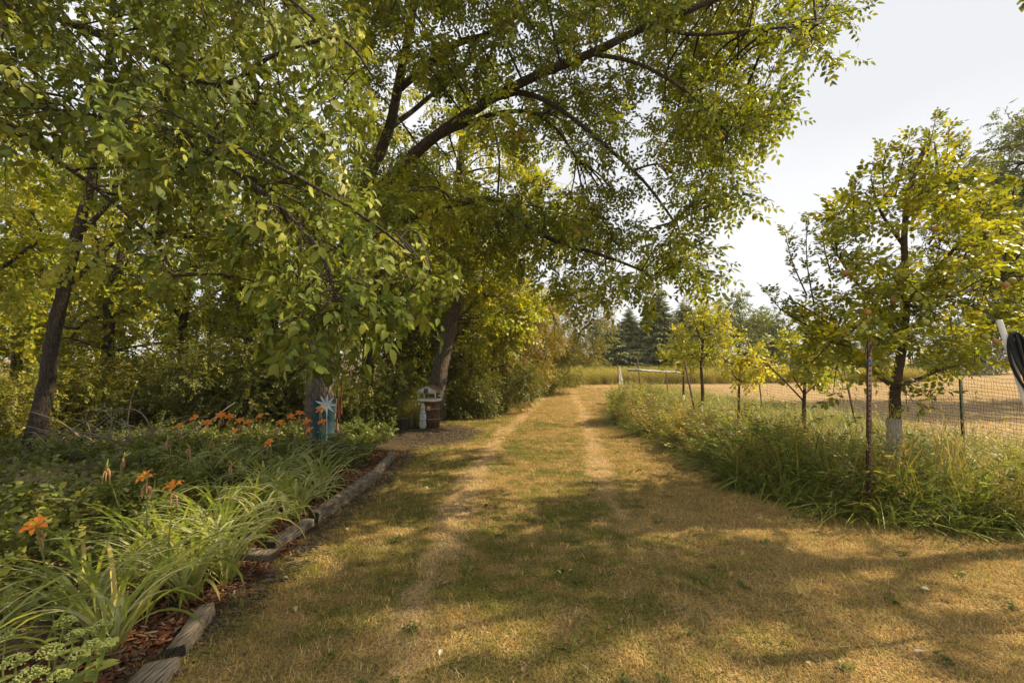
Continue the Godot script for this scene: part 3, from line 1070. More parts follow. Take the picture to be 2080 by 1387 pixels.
	tree("boxelder_tree", "leafy tree filling the wood's edge behind the leaning maple", on_ground(-3.6, 17.5), 10.0, Vector3(2.6, 4.7, 2.6), 5.0, 80, 40, MESH.broad, dark, M.bark, 0.2, Vector3(0.4, 0, 0), "", 0.3, null, 0.7)
	# shrubs of the understorey
	var sh := [
		[P(200, 748, 11.0).x, 11.0, 1.5, 1.7, "dense shrub behind the brush pile", 0], [P(320, 748, 11.5).x, 11.5, 1.4, 1.6, "dark green shrub behind the lilies with spent buds", 1],
		[P(430, 748, 11.0).x, 11.0, 1.4, 1.7, "dark shrub behind the middle lily stalks", 1], [P(540, 748, 10.8).x, 10.8, 1.3, 1.7, "dark shrub just left of the teal panelled trunk", 1],
		[P(600, 748, 12.5).x, 12.5, 1.3, 1.9, "shrub behind the teal panelled trunk", 1], [P(740, 748, 12.5).x, 12.5, 1.1, 1.5, "dark leafy shrub behind the stump", 1],
		[P(810, 748, 13.8).x, 13.8, 1.1, 1.5, "leafy shrub behind the painted drum", 1], [P(690, 748, 11.4).x, 11.4, 0.8, 1.1, "low dark shrub right of the teal panelled trunk", 1],
		[P(60, 748, 10.5).x, 10.5, 1.4, 1.8, "yellow green shrub behind the curving trunk", 0], [P(-60, 748, 8.5).x, 8.5, 1.2, 1.6, "shrub at the left end of the brush pile", 0],
		[P(130, 748, 13.0).x, 13.0, 1.6, 2.4, "tall yellow shrub in the wood", 0], [P(960, 748, 15.0).x, 15.0, 1.1, 1.3, "dark shrub right of the leaning maple", 1],
		[P(1010, 748, 17.0).x, 17.0, 1.3, 1.6, "dark shrub under the rusty tinged tree", 1], [P(1050, 748, 20.0).x, 20.0, 1.4, 1.7, "shrub where the left bank bends", 1],
		[P(1085, 748, 23.0).x, 23.0, 1.3, 1.9, "grey green shrub on the left bank near the bend", 0], [P(1115, 748, 26.0).x, 26.0, 1.3, 2.0, "yellow green shrub at the end of the left bank", 0],
		[P(1130, 748, 31.0).x, 31.0, 1.5, 1.6, "last pale shrub of the left bank before the golden grass", 0], [P(400, 748, 16.0).x, 16.0, 2.0, 2.2, "wide shrub deep in the wood", 0],
		[P(620, 748, 17.0).x, 17.0, 2.0, 2.4, "broad shrub far behind the lilies", 1], [P(860, 748, 18.0).x, 18.0, 1.8, 2.6, "tall shrub deep behind the drum", 1],
	]
	for s in sh:
		var tall := rr(0.6, 1.6)
		shrub("woodland_shrub", s[4], on_ground(s[0], s[1] + rr(-0.6, 0.9)), Vector3(s[2] * rr(0.8, 1.2), s[3] * tall, s[2]), int(24.0 * tall) + 4, 44, MESH.fine, ([Color(0.17, 0.17, 0.02), Color(0.27, 0.25, 0.03), Color(0.38, 0.33, 0.05)] if s[5] == 0 else [Color(0.09, 0.10, 0.016), Color(0.15, 0.155, 0.024), Color(0.26, 0.24, 0.045)]), "shrubs along the wood's edge")


# ---------------------------------------------------------------- far trees
func frond_mesh() -> ArrayMesh:
	var st := begin()
	add_tube(st, [Vector3.ZERO, Vector3(0.5, 0.02, 0), Vector3(1.0, -0.08, 0)], 0.012, 0.004, 3, 0.0, 0.0, false)
	for i in 46:
		var t := 0.08 + 0.92 * i / 45.0
		for s in [-1.0, 1.0]:
			var dir := Vector3(rr(0.5, 1.0), rr(-0.7, 0.1), s * rr(0.4, 1.0))
			var b := aim(dir, Vector3(rr(-1, 1), 1, rr(-1, 1)))
			add_leaf(st, Transform3D(b, Vector3(t, 0.02 - 0.1 * t * t, 0)), rr(0.12, 0.26) * (1.15 - 0.5 * t), 0.035, 0.3, 0.3, 0)
	return done(st)


func spruce(label: String, base: Vector3, h: float, w: float) -> void:
	var t := thing("spruce_tree", label, "tree", base, "spruces beyond the end of the path")
	part("trunk", tube([Vector3(0, -0.1, 0), Vector3(0, h * 0.5, 0), Vector3(0, h, 0)], 0.12, 0.015, 7), M.bark, t)
	var xs := []
	var cs := PackedColorArray()
	var n := int(h * 130.0)
	for i in n:
		var u := pow(float(i) / n, 1.15)
		var y := 0.15 + (h - 0.15) * u
		var len := w * pow(1.0 - u, 0.85) * rr(0.55, 1.12) + 0.12
		var a := rr(0, TAU)
		var dir := Vector3(cos(a), rr(-0.35, 0.15) + 0.3 * u, sin(a))
		var b := aim(dir).scaled(Vector3(1, 1, 1) * len)
		xs.append(Transform3D(b, Vector3(0, y, 0)))
		cs.append(vary(pick([Color(0.09, 0.12, 0.045), Color(0.16, 0.19, 0.06), Color(0.28, 0.28, 0.08)]), 0.25))
	many("crown", MESH.frond, M.needle, xs, cs, t)


func build_far_trees() -> void:
	MESH.frond = frond_mesh()
	spruce("tallest dark spruce behind the bundled netting", on_ground(14.3, 44.0), 8.6, 3.8)
	spruce("broad low spruce where the path ends", on_ground(9.6, 43.0), 5.2, 3.4)
	spruce("middle spruce between the broad low one and the tallest", on_ground(11.9, 46.0), 7.0, 3.4)
	spruce("spruce just right of the tallest one", on_ground(17.4, 46.0), 7.8, 3.6)
	spruce("small hazy spruce beyond the gap over the path", on_ground(8.0, 58.0), 6.0, 2.2)
	spruce("spruce half hidden behind the second apple tree", on_ground(19.5, 47.0), 7.5, 2.4)
	spruce("pointed spruce at the left of the gap over the path", on_ground(4.6, 48.0), 6.0, 2.2)
	var mid := [Color(0.10, 0.13, 0.03), Color(0.17, 0.19, 0.04), Color(0.26, 0.25, 0.05)]
	var deep := [Color(0.06, 0.085, 0.025), Color(0.10, 0.125, 0.03), Color(0.15, 0.16, 0.04)]
	var spec := [
		[20.0, 49.0, 7.6, 0, "light green tree behind the second apple tree"], [21.5, 43.0, 8.0, 0, "pale yellow green tree beside the half hidden spruce"], [25.5, 46.0, 6.5, 1, "round dark tree at the field's far edge"],
		[30.5, 52.0, 7.0, 1, "tree at the far hedge line behind the large apple tree"], [37.0, 52.0, 7.5, 0, "broad green tree at the far hedge line"], [44.0, 54.0, 8.0, 1, "dark tree in the hedge line beyond the field"],
		[51.0, 54.0, 8.0, 0, "light tree in the hedge line beyond the field"], [58.0, 52.0, 9.0, 1, "tree at the right end of the hedge line"], [1.0, 52.0, 7.0, 0, "hazy tree beyond the golden grass at the bend"], [33.0, 60.0, 9.0, 0, "tree behind the far hedge line"], [12.0, 62.0, 8.0, 1, "distant tree behind the spruces"],
	]
	for s in spec:
		tree("hedgerow_tree", s[4], on_ground(s[0], s[1]), s[2], Vector3(2.4, s[2] * 0.42, 2.4), s[2] * 0.55, 34, 26, MESH.coarse, mid if s[3] == 0 else deep, M.bark, 0.16, Vector3.ZERO, "trees beyond the field", 0.1, null, 0.85)
	for i in 9:
		shrub("hedge_shrub", "low shrub in the hedge line beyond the field", on_ground(22.0 + i * 4.6, 50.0 + 2.0 * sin(i * 2.0)), Vector3(2.6, 2.6, 2.0), 16, 22, MESH.coarse, deep, "hedge shrubs beyond the field", 0.8)
	tree("cottonwood_tree", "tall tree with pale top towering behind the large apple tree", on_ground(22.6, 19.5), 14.0, Vector3(3.3, 4.9, 3.6), 8.3, 110, 46, MESH.broad, mid, M.bark, 0.3, Vector3(0.3, 0, 0), "", 0.25, null, 0.75)
	tree("cottonwood_tree", "second tall tree beside the towering one", on_ground(27.5, 21.0), 14.0, Vector3(3.6, 5.2, 3.6), 8.6, 70, 40, MESH.broad, deep, M.bark, 0.3, Vector3.ZERO, "", 0.25, null, 0.85)


# ---------------------------------------------------------------- apple trees
func apple_shape() -> ArrayMesh:
	return lathe([Vector2(0.0, 0.006), Vector2(0.018, 0.0), Vector2(0.032, 0.012), Vector2(0.039, 0.034), Vector2(0.036, 0.055), Vector2(0.02, 0.07), Vector2(0.004, 0.062), Vector2(0.0, 0.06)], 12)


func apple_tree(label: String, base: Vector3, trunk: Array, limbs: Array, cl: Array, r0: float, cols: Array, apples: Array, shoots: Array, guard := 0.0) -> void:
	var t := thing("apple_tree", label, "tree", base, "apple trees in the tall grass")
	var path := smooth_path(trunk, 5)
	part("trunk", tube(local(path, base), r0, r0 * 0.35, 10, 0.15, 0.3), M.bark_young, t)
	var paths := [local(path.slice(int(path.size() * 0.4)), base)]
	for l in limbs:
		var q := local(smooth_path(l, 5), base)
		paths.append(q)
		part("branch", tube(q, r0 * 0.42, 0.008, 6, 0.1), M.bark_young, t)
	var lc := []
	for c in cl:
		lc.append([c[0] - base, c[1], c[2]])
	part("twigs", twigs_to(lc, paths, 0.009, Vector3.ZERO), M.twig, t).set_meta("kind", "stuff")
	var xs := []
	var cs := scatter(lc, cols, -0.15, 0.8, 1.2, xs, PackedColorArray(), Color(0.45, 0.38, 0.03), 0.05)
	for s in shoots:                                    # upright shoots with leaves up their length
		var q := local(smooth_path(s, 6), base)
		part("shoot", tube(q, 0.012, 0.003, 5), M.twig, t)
		for i in range(1, q.size()):
			for k in 2:
				var dir := Vector3(rr(-1, 1), rr(0.3, 1.2), rr(-1, 1))
				xs.append(Transform3D(aim(dir).scaled(Vector3.ONE * 0.7 * rr(0.8, 1.2)), q[i] + rdir() * 0.02))
				cs.append(vary(pick(cols), 0.2))
	many("crown", MESH.apple_spray, M.leaf, xs, cs, t)
	if guard > 0.0:
		part("trunk_guard", lathe([Vector2(r0 * 1.35 + 0.008, -0.02), Vector2(r0 * 1.02 + 0.008, guard), Vector2(r0 * 1.02 + 0.004, guard), Vector2(r0 * 1.35 + 0.004, -0.02)], 14), M.guard, t)
	for i in apples.size():
		var o := part("apple", MESH.apple, M.apple_g if i % 3 else M.apple_r, t)
		o.position = apples[i] - base
		o.rotation = Vector3(rr(-0.3, 0.3), rr(0, TAU), rr(-0.3, 0.3))


func px_list(pts: Array, d: float, jitter := 0.0) -> Array:
	var out := []
	for p in pts:
		out.append(P(p[0], p[1], d + rr(-jitter, jitter)))
	return out


func build_apples() -> void:
	MESH.apple = apple_shape()
	MESH.apple_spray = spray(8, 0.2, 0.09, 0.52, 1, 1.0)
	M.apple_g = plain(0.36, 0.34, 0.06, 0.35, 0.5)
	M.apple_r = plain(0.40, 0.20, 0.07, 0.35, 0.5)
	M.guard = grained(Color(0.25, 0.22, 0.17), Color(0.50, 0.47, 0.41), 0.03, Vector3(5, 2, 5), 61, 0.3, 0.7)
	var cols := [Color(0.18, 0.20, 0.03), Color(0.33, 0.33, 0.03), Color(0.54, 0.48, 0.035)]
	# the large one
	var d := 6.3
	var base := base_at(1822, d)
	var trunk := [base - Vector3(0, 0.1, 0), P(1820, 860, d), P(1820, 790, d), P(1828, 740, d), P(1838, 680, d), P(1842, 590, d), P(1838, 480, d), P(1850, 380, d), P(1880, 300, d)]
	var limbs := [px_list([[1815, 785], [1770, 750], [1720, 690], [1660, 640], [1600, 605]], d, 0.15), px_list([[1825, 785], [1880, 765], [1930, 745], [1990, 735]], d, 0.2), px_list([[1838, 690], [1780, 620], [1730, 560], [1690, 500]], d, 0.3), px_list([[1840, 620], [1910, 540], [1980, 460], [2050, 400]], d, 0.3), px_list([[1842, 600], [1940, 600], [2020, 570], [2090, 560]], d, 0.4), px_list([[1838, 500], [1790, 430], [1770, 360]], d, 0.2), px_list([[1845, 440], [1900, 360], [1900, 290]], d, 0.2)]
	var poly := [Vector2(1880, 300), Vector2(1930, 320), Vector2(2000, 370), Vector2(2090, 430), Vector2(2160, 520), Vector2(2140, 650), Vector2(2060, 700), Vector2(2000, 750), Vector2(1930, 780), Vector2(1870, 760), Vector2(1790, 735), Vector2(1720, 770), Vector2(1650, 740), Vector2(1580, 650), Vector2(1600, 610), Vector2(1680, 590), Vector2(1690, 520), Vector2(1700, 450), Vector2(1740, 380), Vector2(1800, 360)]
	var cl := clusters_in(poly, 130, d - 1.1, d + 1.1, 0.2, 14, 0.2)
	for e in [[1850, 820], [1890, 815], [1700, 800], [1640, 760], [1900, 800]]:
		cl.append([P(e[0], e[1], d - 0.4), 0.12, 5])
	var shoots := [px_list([[1870, 420], [1885, 320], [1903, 235]], d), px_list([[1760, 470], [1772, 390], [1785, 315]], d), px_list([[1740, 490], [1735, 420], [1738, 365]], d), px_list([[1655, 620], [1640, 530], [1640, 445]], d), px_list([[1640, 600], [1610, 530], [1595, 470]], d), px_list([[1690, 560], [1675, 500], [1672, 450]], d), px_list([[1820, 400], [1835, 330], [1850, 275]], d + 0.2), px_list([[1930, 400], [1950, 330], [1960, 290]], d + 0.2), px_list([[1640, 660], [1590, 630], [1556, 592]], d), px_list([[1860, 420], [1880, 340], [1890, 262]], d + 0.3), px_list([[1800, 430], [1795, 360], [1800, 300]], d - 0.3), px_list([[1980, 450], [2000, 390], [2020, 330]], d), px_list([[1700, 520], [1705, 450], [1712, 400]], d + 0.2), px_list([[1915, 380], [1925, 310], [1930, 260]], d - 0.2), px_list([[2030, 480], [2050, 420], [2065, 370]], d - 0.2)]
	var apples := []
	for e in [[1815, 615], [1868, 575], [2030, 578], [2048, 584], [2060, 575], [1850, 540], [1765, 640], [1940, 640], [1990, 520], [1900, 470], [1700, 610], [2005, 690], [2025, 700], [1955, 700], [1880, 660], [1720, 560], [1790, 560], [2060, 440]]:
		apples.append(P(e[0], e[1], d - rr(0.5, 1.0)))
	apple_tree("large apple tree full of leaves and green apples behind the tall rusty fence post", base, trunk, limbs, cl, 0.075, cols, apples, shoots, 0.92)
	var ycols := [Color(0.26, 0.27, 0.035), Color(0.46, 0.42, 0.045), Color(0.62, 0.54, 0.07)]
	# middle one, along the fence
	d = 14.0
	base = base_at(1425, d)
	trunk = [base - Vector3(0, 0.1, 0), P(1428, 800, d), P(1425, 740, d), P(1430, 680, d), P(1432, 620, d)]
	limbs = [px_list([[1427, 745], [1400, 700], [1370, 680]], d, 0.2), px_list([[1428, 730], [1460, 690], [1490, 660]], d, 0.3), px_list([[1428, 700], [1410, 650], [1400, 620]], d, 0.3)]
	cl = clusters_in([Vector2(1400, 640), Vector2(1440, 620), Vector2(1480, 640), Vector2(1490, 690), Vector2(1470, 740), Vector2(1420, 750), Vector2(1370, 750), Vector2(1350, 710), Vector2(1370, 670)], 46, d - 0.9, d + 0.9, 0.3, 15, 0.2)
	cl.append([P(1345, 712, d), 0.14, 6])
	apple_tree("second apple tree, yellow green and round headed, by the leaning dark post", base, trunk, limbs, cl, 0.06, ycols, [], [px_list([[1425, 650], [1428, 620], [1427, 595]], d), px_list([[1395, 650], [1394, 625], [1396, 600]], d), px_list([[1455, 660], [1462, 630], [1468, 610]], d)], 0.5)
	# slim sapling with drooping yellow leaves
	d = 9.6
	base = base_at(1502, d)
	trunk = [base - Vector3(0, 0.1, 0), P(1501, 830, d), P(1503, 770, d), P(1506, 720, d)]
	limbs = [px_list([[1502, 775], [1480, 750], [1470, 740]], d), px_list([[1503, 770], [1530, 735], [1560, 745]], d), px_list([[1505, 740], [1520, 715], [1545, 725], [1580, 760]], d)]
	cl = clusters_in([Vector2(1470, 735), Vector2(1500, 705), Vector2(1550, 715), Vector2(1580, 750), Vector2(1550, 770), Vector2(1520, 775), Vector2(1490, 765)], 20, d - 0.5, d + 0.5, 0.16, 8, 0.12)
	apple_tree("slim apple sapling with bright yellow leaves and a white trunk guard", base, trunk, limbs, cl, 0.035, [Color(0.42, 0.36, 0.03), Color(0.62, 0.52, 0.045), Color(0.68, 0.56, 0.09)], [P(1515, 735, d - 0.3), P(1535, 748, d - 0.3), P(1560, 727, d - 0.2)], [], 0.55)
	# v-shaped sapling in front of the field
	d = 8.3
	base = base_at(1636, d)
	trunk = [base - Vector3(0, 0.1, 0), P(1634, 840, d), P(1635, 800, d), P(1636, 770, d), P(1640, 730, d)]
	limbs = [px_list([[1634, 815], [1605, 785], [1575, 755], [1550, 735]], d), px_list([[1634, 800], [1615, 770], [1605, 745]], d), px_list([[1636, 800], [1660, 780], [1680, 770]], d), px_list([[1637, 770], [1650, 740], [1670, 710]], d)]
	cl = clusters_in([Vector2(1580, 735), Vector2(1590, 690), Vector2(1650, 680), Vector2(1710, 700), Vector2(1720, 760), Vector2(1680, 775), Vector2(1640, 770), Vector2(1600, 755)], 24, d - 0.6, d + 0.6, 0.18, 9, 0.14)
	apple_tree("apple sapling with a bare forked stem standing before the field", base, trunk, limbs, cl, 0.04, ycols, [P(1586, 780, d - 0.1), P(1592, 783, d - 0.1), P(1612, 762, d - 0.2)], [], 0.4)
	# small one far along the row
	d = 18.5
	base = base_at(1388, d)
	trunk = [base - Vector3(0, 0.1, 0), P(1389, 790, d), P(1388, 750, d), P(1384, 700, d)]
	cl = clusters_in([Vector2(1370, 700), Vector2(1400, 690), Vector2(1420, 730), Vector2(1385, 745), Vector2(1360, 730)], 12, d - 0.6, d + 0.6, 0.3, 10, 0.2)
	apple_tree("small apple tree farthest along the row, behind the leaning dark post", base, trunk, [], cl, 0.06, cols, [], [], 0.45)


# ---------------------------------------------------------------- fence
func t_post(label: String, foot: Vector3, top: Vector3, mat: Material, studs: bool) -> Node3D:
	var t := thing("fence_post", label, "fence post", foot, "steel fence posts round the apple trees")
	var axis_ := top - foot
	var h := axis_.length()
	var b := Basis(Quaternion(Vector3.UP, axis_.normalized()))
	var st := begin()
	var x := Transform3D(b, Vector3.ZERO)
	add_box(st, Vector3(0, h * 0.5 - 0.15, 0), Vector3(0.046, h + 0.3, 0.007), x)
	add_box(st, Vector3(0, h * 0.5 - 0.15, -0.0215), Vector3(0.007, h + 0.3, 0.036), x)
	part("stake", done(st, false), mat, t)
	if studs:
		for i in int(h / 0.055):
			var s := part("stud", MESH.stud, mat, t)
			s.transform = x * Transform3D(Basis(), Vector3(0, 0.05 + i * 0.055, 0.0065))
	return t


func build_fence() -> void:
	var st := begin()
	add_box(st, Vector3.ZERO, Vector3(0.016, 0.018, 0.008))
	MESH.stud = done(st, false)
	M.rust = grained(Color(0.035, 0.02, 0.014), Color(0.12, 0.06, 0.04), 0.05, Vector3(6, 6, 6), 31, 0.5, 0.7)
	M.post_green = grained(Color(0.02, 0.028, 0.02), Color(0.07, 0.08, 0.05), 0.05, Vector3(6, 6, 6), 32, 0.5, 0.7)
	M.twine = plain(0.08, 0.22, 0.42, 0.6)
	M.white_rag = leaf_mat(0.8, 0.6, 0.3)
	M.white_rag.vertex_color_use_as_albedo = false
	M.white_rag.albedo_color = lin(0.66, 0.66, 0.68)
	M.net = plain(0.012, 0.012, 0.012, 0.6)
	M.net_pale = grained(Color(0.30, 0.30, 0.29), Color(0.62, 0.61, 0.58), 0.08, Vector3(7, 7, 7), 33, 2.0)
	var d := 5.0
	var p := t_post("tall rusty brown steel post tied with blue twine before the large apple tree", base_at(1765, d), P(1768, 690, d), M.rust, true)
	for i in 4:
		var q := []
		for k in 17:
			var a := TAU * k / 16.0
			q.append(P(1768, 735, d) - p.position + Vector3(cos(a) * 0.031, 0.012 * i - 0.02 + 0.006 * sin(a * 2.0 + i), sin(a) * 0.031 - 0.012))
		part("twine", tube(q, 0.003, 0.003, 4), M.twine, p)
	part("twine", tube(smooth_path([P(1768, 735, d) - p.position + Vector3(0.03, 0, 0), P(1785, 736, d) - p.position, P(1800, 742, d + 0.15) - p.position], 4), 0.003, 0.002, 4), M.twine, p)
	d = 11.0
	t_post("leaning black steel post in the tall grass left of the slim sapling", base_at(1422, d), P(1391, 733, d), M.rust, true)
	d = 20.0
	t_post("brown steel post holding up the bundled netting", base_at(1305, d), P(1295, 726, d), M.rust, false)
	d = 24.0
	p = t_post("steel post at the end of the fence with a white rag tied to it", base_at(1259, d), P(1255, 739, d), M.rust, false)
	st = begin()
	for i in 9:
		var w0 := 0.05 + 0.018 * i
		var w1 := 0.05 + 0.018 * (i + 1)
		var y0 := 1.55 - 0.11 * i
		var a := Vector3(-0.06 + 0.02 * sin(i * 1.3), y0, 0.05 + 0.02 * sin(i * 2.0))
		var b2 := Vector3(-0.06 + 0.02 * sin((i + 1) * 1.3), y0 - 0.11, 0.05 + 0.02 * sin((i + 1) * 2.0))
		quad(st, a, a + Vector3(w0, 0, 0.05), b2 + Vector3(w1, 0, 0.06), b2)
		quad(st, a + Vector3(w0, 0, 0.05), a + Vector3(w0 * 1.9, 0, 0.0), b2 + Vector3(w1 * 2.0, 0, 0.01), b2 + Vector3(w1, 0, 0.06))
	part("rag", done(st), M.white_rag, p).scale = Vector3(0.55, 1, 1)
	# the line behind the apple trees
	var line := [[6.9, 3.4], [7.85, 8.0], [8.6, 11.5], [9.3, 17.0], [8.9, 26.0], [5.7, 24.2]]
	t_post("green steel post behind the large apple tree, netting fixed to it", on_ground(7.85, 8.0), on_ground(7.88, 8.0) + Vector3(0, 1.75, 0), M.post_green, false)
	t_post("leaning dark post behind the tall rusty post, before the field", on_ground(8.66, 11.5), on_ground(8.35, 11.5) + Vector3(0, 1.8, 0), M.rust, false)
	t_post("thin dark post between the two saplings at the field's edge", on_ground(9.3, 17.0), on_ground(9.15, 17.0) + Vector3(0, 1.7, 0), M.rust, false)
	t_post("thin dark post under the right end of the bundled netting", base_at(1358, 22.5), P(1353, 752, 22.5), M.rust, false)
	t_post("green steel post beyond the right edge of the large apple tree", on_ground(6.9, 3.4), on_ground(6.9, 3.4) + Vector3(0, 1.75, 0), M.post_green, false)
	# black netting: thin strands
	st = begin()
	var cell := 0.06
	for i in line.size() - 1:
		var a := on_ground(line[i][0], line[i][1])
		var b3 := on_ground(line[i + 1][0], line[i + 1][1])
		var cell_w := cell if i < 2 else cell * 1.6
		var n := int(a.distance_to(b3) / cell_w)
		var rows := int(1.5 / cell_w)
		var along := (b3 - a).normalized()
		var out := along.cross(Vector3.UP)
		var pt := func(k: int, j: int) -> Vector3:
			var u := float(k) / n
			var q := a.lerp(b3, u)
			var sag := -0.1 * sin(u * PI) * float(j) / rows
			return q + Vector3(0, 0.02 + j * cell_w + sag + 0.03 * n_mid.get_noise_2d(q.x * 4.0 + j * 0.4, q.z * 4.0), 0) + out * (0.07 * n_mid.get_noise_2d(q.x * 3.0 + q.z * 3.0, j * 1.2)) + along * 0.02 * n_small.get_noise_2d(j * 3.0, k * 1.0)
		for k in n + 1:
			for j in range(0, rows, 3):
				var e0: Vector3 = pt.call(k, j)
				var e1: Vector3 = pt.call(k, mini(j + 3, rows))
				quad(st, e0 - along * 0.0024, e0 + along * 0.0024, e1 + along * 0.0024, e1 - along * 0.0024)
		for j in rows + 1:
			for k in range(0, n, 3):
				var e0: Vector3 = pt.call(k, j)
				var e1: Vector3 = pt.call(mini(k + 3, n), j)
				quad(st, e0 - Vector3(0, 0.0024, 0), e0 + Vector3(0, 0.0024, 0), e1 + Vector3(0, 0.0024, 0), e1 - Vector3(0, 0.0024, 0))
	var net := part("fence_netting", done(st, false), M.net, self)
	tag(net, "black plastic mesh netting stretched behind the apple trees before the field", "netting")
	# netting bundled along the top near the far end
	var q0 := P(1278, 752, 20.4)
	var q1 := P(1300, 752, 20.0)
	var q2 := P(1353, 755, 22.4)
	var q3 := P(1386, 757, 23.4)
	st = begin()
	var path := smooth_path([q0, q1, (q1 + q2) * 0.5 + Vector3(0, 0.0, 0), q2, q3], 8)
	for k in 3:
		var pp := []
		for i in path.size():
			pp.append(path[i] + Vector3(0.0, 0.03 * n_small.get_noise_2d(i * 6.0, k * 50.0), 0.16 * (k - 1) + 0.03 * n_small.get_noise_2d(i * 9.0, k * 20.0 + 7.0)))
		add_tube(st, pp, 0.05, 0.03, 7, 0.5)
	tag(part("bundled_netting", done(st), M.net_pale, self), "pale netting bundled flat along the fence top near the spruces", "netting")


# ---------------------------------------------------------------- drum, feeder, snowman, stump
func build_drum() -> void:
	M.drum = grained(Color(0.055, 0.026, 0.014), Color(0.13, 0.065, 0.036), 0.02, Vector3(2, 2, 2), 41, 0.15, 0.5)
	M.drum_rib_highlight = grained(Color(0.16, 0.11, 0.085), Color(0.36, 0.29, 0.24), 0.04, Vector3(4, 4, 4), 42, 0.1, 0.45)  # paler than the body: the highlight on the ribs is put into their colour
	M.white_paint = grained(Color(0.50, 0.48, 0.42), Color(0.78, 0.76, 0.70), 0.012, Vector3(2, 2, 2), 43, 0.15, 0.7)
	M.shingle = grained(Color(0.16, 0.095, 0.065), Color(0.30, 0.20, 0.145), 0.06, Vector3(6, 6, 6), 44, 0.6, 0.95)
	M.dark_vent = plain(0.09, 0.095, 0.075, 0.8)
	M.seed = grained(Color(0.16, 0.09, 0.05), Color(0.4, 0.26, 0.15), 0.12, Vector3(8, 8, 8), 45, 1.0)
	var base := G(875, 868)
	var k := -base.z / F                                # metres per pixel there
	var r := 17.5 * k
	var h := 52.0 * k
	var t := thing("steel_drum", "brown painted steel drum standing on bare soil under the bird feeder", "drum", base)
	part("body", lathe([Vector2(0, 0), Vector2(r, 0), Vector2(r, h * 0.33), Vector2(r, h * 0.7), Vector2(r, h), Vector2(r - 0.008, h), Vector2(r - 0.008, h - 0.01), Vector2(0, h - 0.01)], 36), M.drum, t)
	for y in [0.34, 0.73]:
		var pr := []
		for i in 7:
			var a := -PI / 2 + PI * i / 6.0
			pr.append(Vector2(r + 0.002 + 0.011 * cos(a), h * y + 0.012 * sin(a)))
		part("rib", lathe(pr, 36), M.drum_rib_highlight, t)
	for y in [0.008, 0.99]:
		part("rim", lathe([Vector2(r + 0.001, h * y - 0.008), Vector2(r + 0.009, h * y - 0.004), Vector2(r + 0.009, h * y + 0.004), Vector2(r + 0.001, h * y + 0.008)], 36), M.drum, t)
	# the feeder: a small open house on the drum
	var w := 37.0 * k
	var dep := 34.0 * k
	var top := base + Vector3(-0.045, h + 0.006, 0)
	var f := thing("bird_feeder", "white wooden house shaped bird feeder with brown shingled roof on the drum", "bird feeder", top)
	f.rotation.y = -0.17
	var eave := 23.0 * k
	var ridge := 31.0 * k
	var pw := 0.026
	var st := begin()
	add_box(st, Vector3(0, 0.012, 0), Vector3(w, 0.02, dep))
	part("floor_board", done(st, false), M.white_paint, f)
	for s in [[0, 1], [0, -1], [1, 0], [-1, 0]]:
		st = begin()
		if s[0] == 0:
			add_box(st, Vector3(0, 0.035, s[1] * (dep * 0.5 + 0.008)), Vector3(w + 0.03, 0.07, 0.015))
		else:
			add_box(st, Vector3(s[0] * (w * 0.5 + 0.008), 0.034, 0), Vector3(0.015, 0.066, dep))
		part("side_board", done(st, false), M.white_paint, f)
	for sx in [-1, 1]:
		for sz in [-1, 1]:
			st = begin()
			add_box(st, Vector3(sx * (w * 0.5 - pw * 0.4), (eave + 0.07) * 0.5, sz * (dep * 0.5 - pw * 0.4)), Vector3(pw, eave - 0.07, pw))
			part("corner_post", done(st, false), M.white_paint, f)
	st = begin()
	add_box(st, Vector3(-w * 0.14, (eave + 0.03) * 0.5, dep * 0.5 - pw * 0.4), Vector3(pw * 0.9, eave - 0.13, pw * 0.9))
	part("middle_post", done(st, false), M.white_paint, f)
	for s in [-1.0, 1.0]:
		var gb := part("gable", slab([Vector2(-w * 0.5 - 0.01, eave * 0.68), Vector2(w * 0.5 + 0.01, eave * 0.68), Vector2(w * 0.5 + 0.01, eave), Vector2(0.0, ridge), Vector2(-w * 0.5 - 0.01, eave)], 0.015), M.white_paint, f)
		gb.position.z = s * (dep * 0.5 + 0.008) - 0.0075
	st = begin()
	add_box(st, Vector3(-w * 0.02, eave * 0.93, dep * 0.5 + 0.022), Vector3(w * 0.25, w * 0.25, 0.012))
	part("vent_square", done(st, false), M.dark_vent, f)
	for sx in [-1, 1]:
		st = begin()
		add_box(st, Vector3(sx * (w * 0.5 + 0.003), eave * 0.94, 0), Vector3(0.014, eave * 0.12, dep - 0.02))
		part("eave_board", done(st, false), M.white_paint, f)
		var slope := atan2(ridge - eave, w * 0.5)
		var rl := w * 0.5 / cos(slope) + 0.06
		for row in 4:
			for c in 5:
				st = begin()
				add_box(st, Vector3(rl * (0.125 + 0.25 * row), 0.012 + 0.004 * (row % 2) - 0.003 * row, (c - 2) * (dep + 0.07) / 5.0), Vector3(rl * 0.27, 0.008, (dep + 0.07) / 5.0 - 0.004))
				var sh := part("shingle", done(st, false), M.shingle, f)
				sh.transform = Transform3D(Basis(Vector3.UP, 0.0 if sx > 0 else PI) * Basis(Vector3.BACK, -slope), Vector3(0, ridge + 0.004, 0))
	st = begin()
	for i in 24:
		add_leaf(st, Transform3D(aim(rdir() * Vector3(1, 0.2, 1)), Vector3(rr(-0.4, 0.42) * w, 0.03 + rr(0, 0.03), rr(-0.4, 0.4) * dep)), 0.05, 0.04, 0.3, 0.2, 0)
	add_box(st, Vector3(0.05, 0.03, 0), Vector3(w * 0.6, 0.025, dep * 0.6))
	part("seed_litter", done(st), M.seed, f).set_meta("kind", "stuff")
	# snowman board leaning on the drum
	var sb := base + Vector3(-12.5 * k, 0.004, r * 0.9 + 0.055)
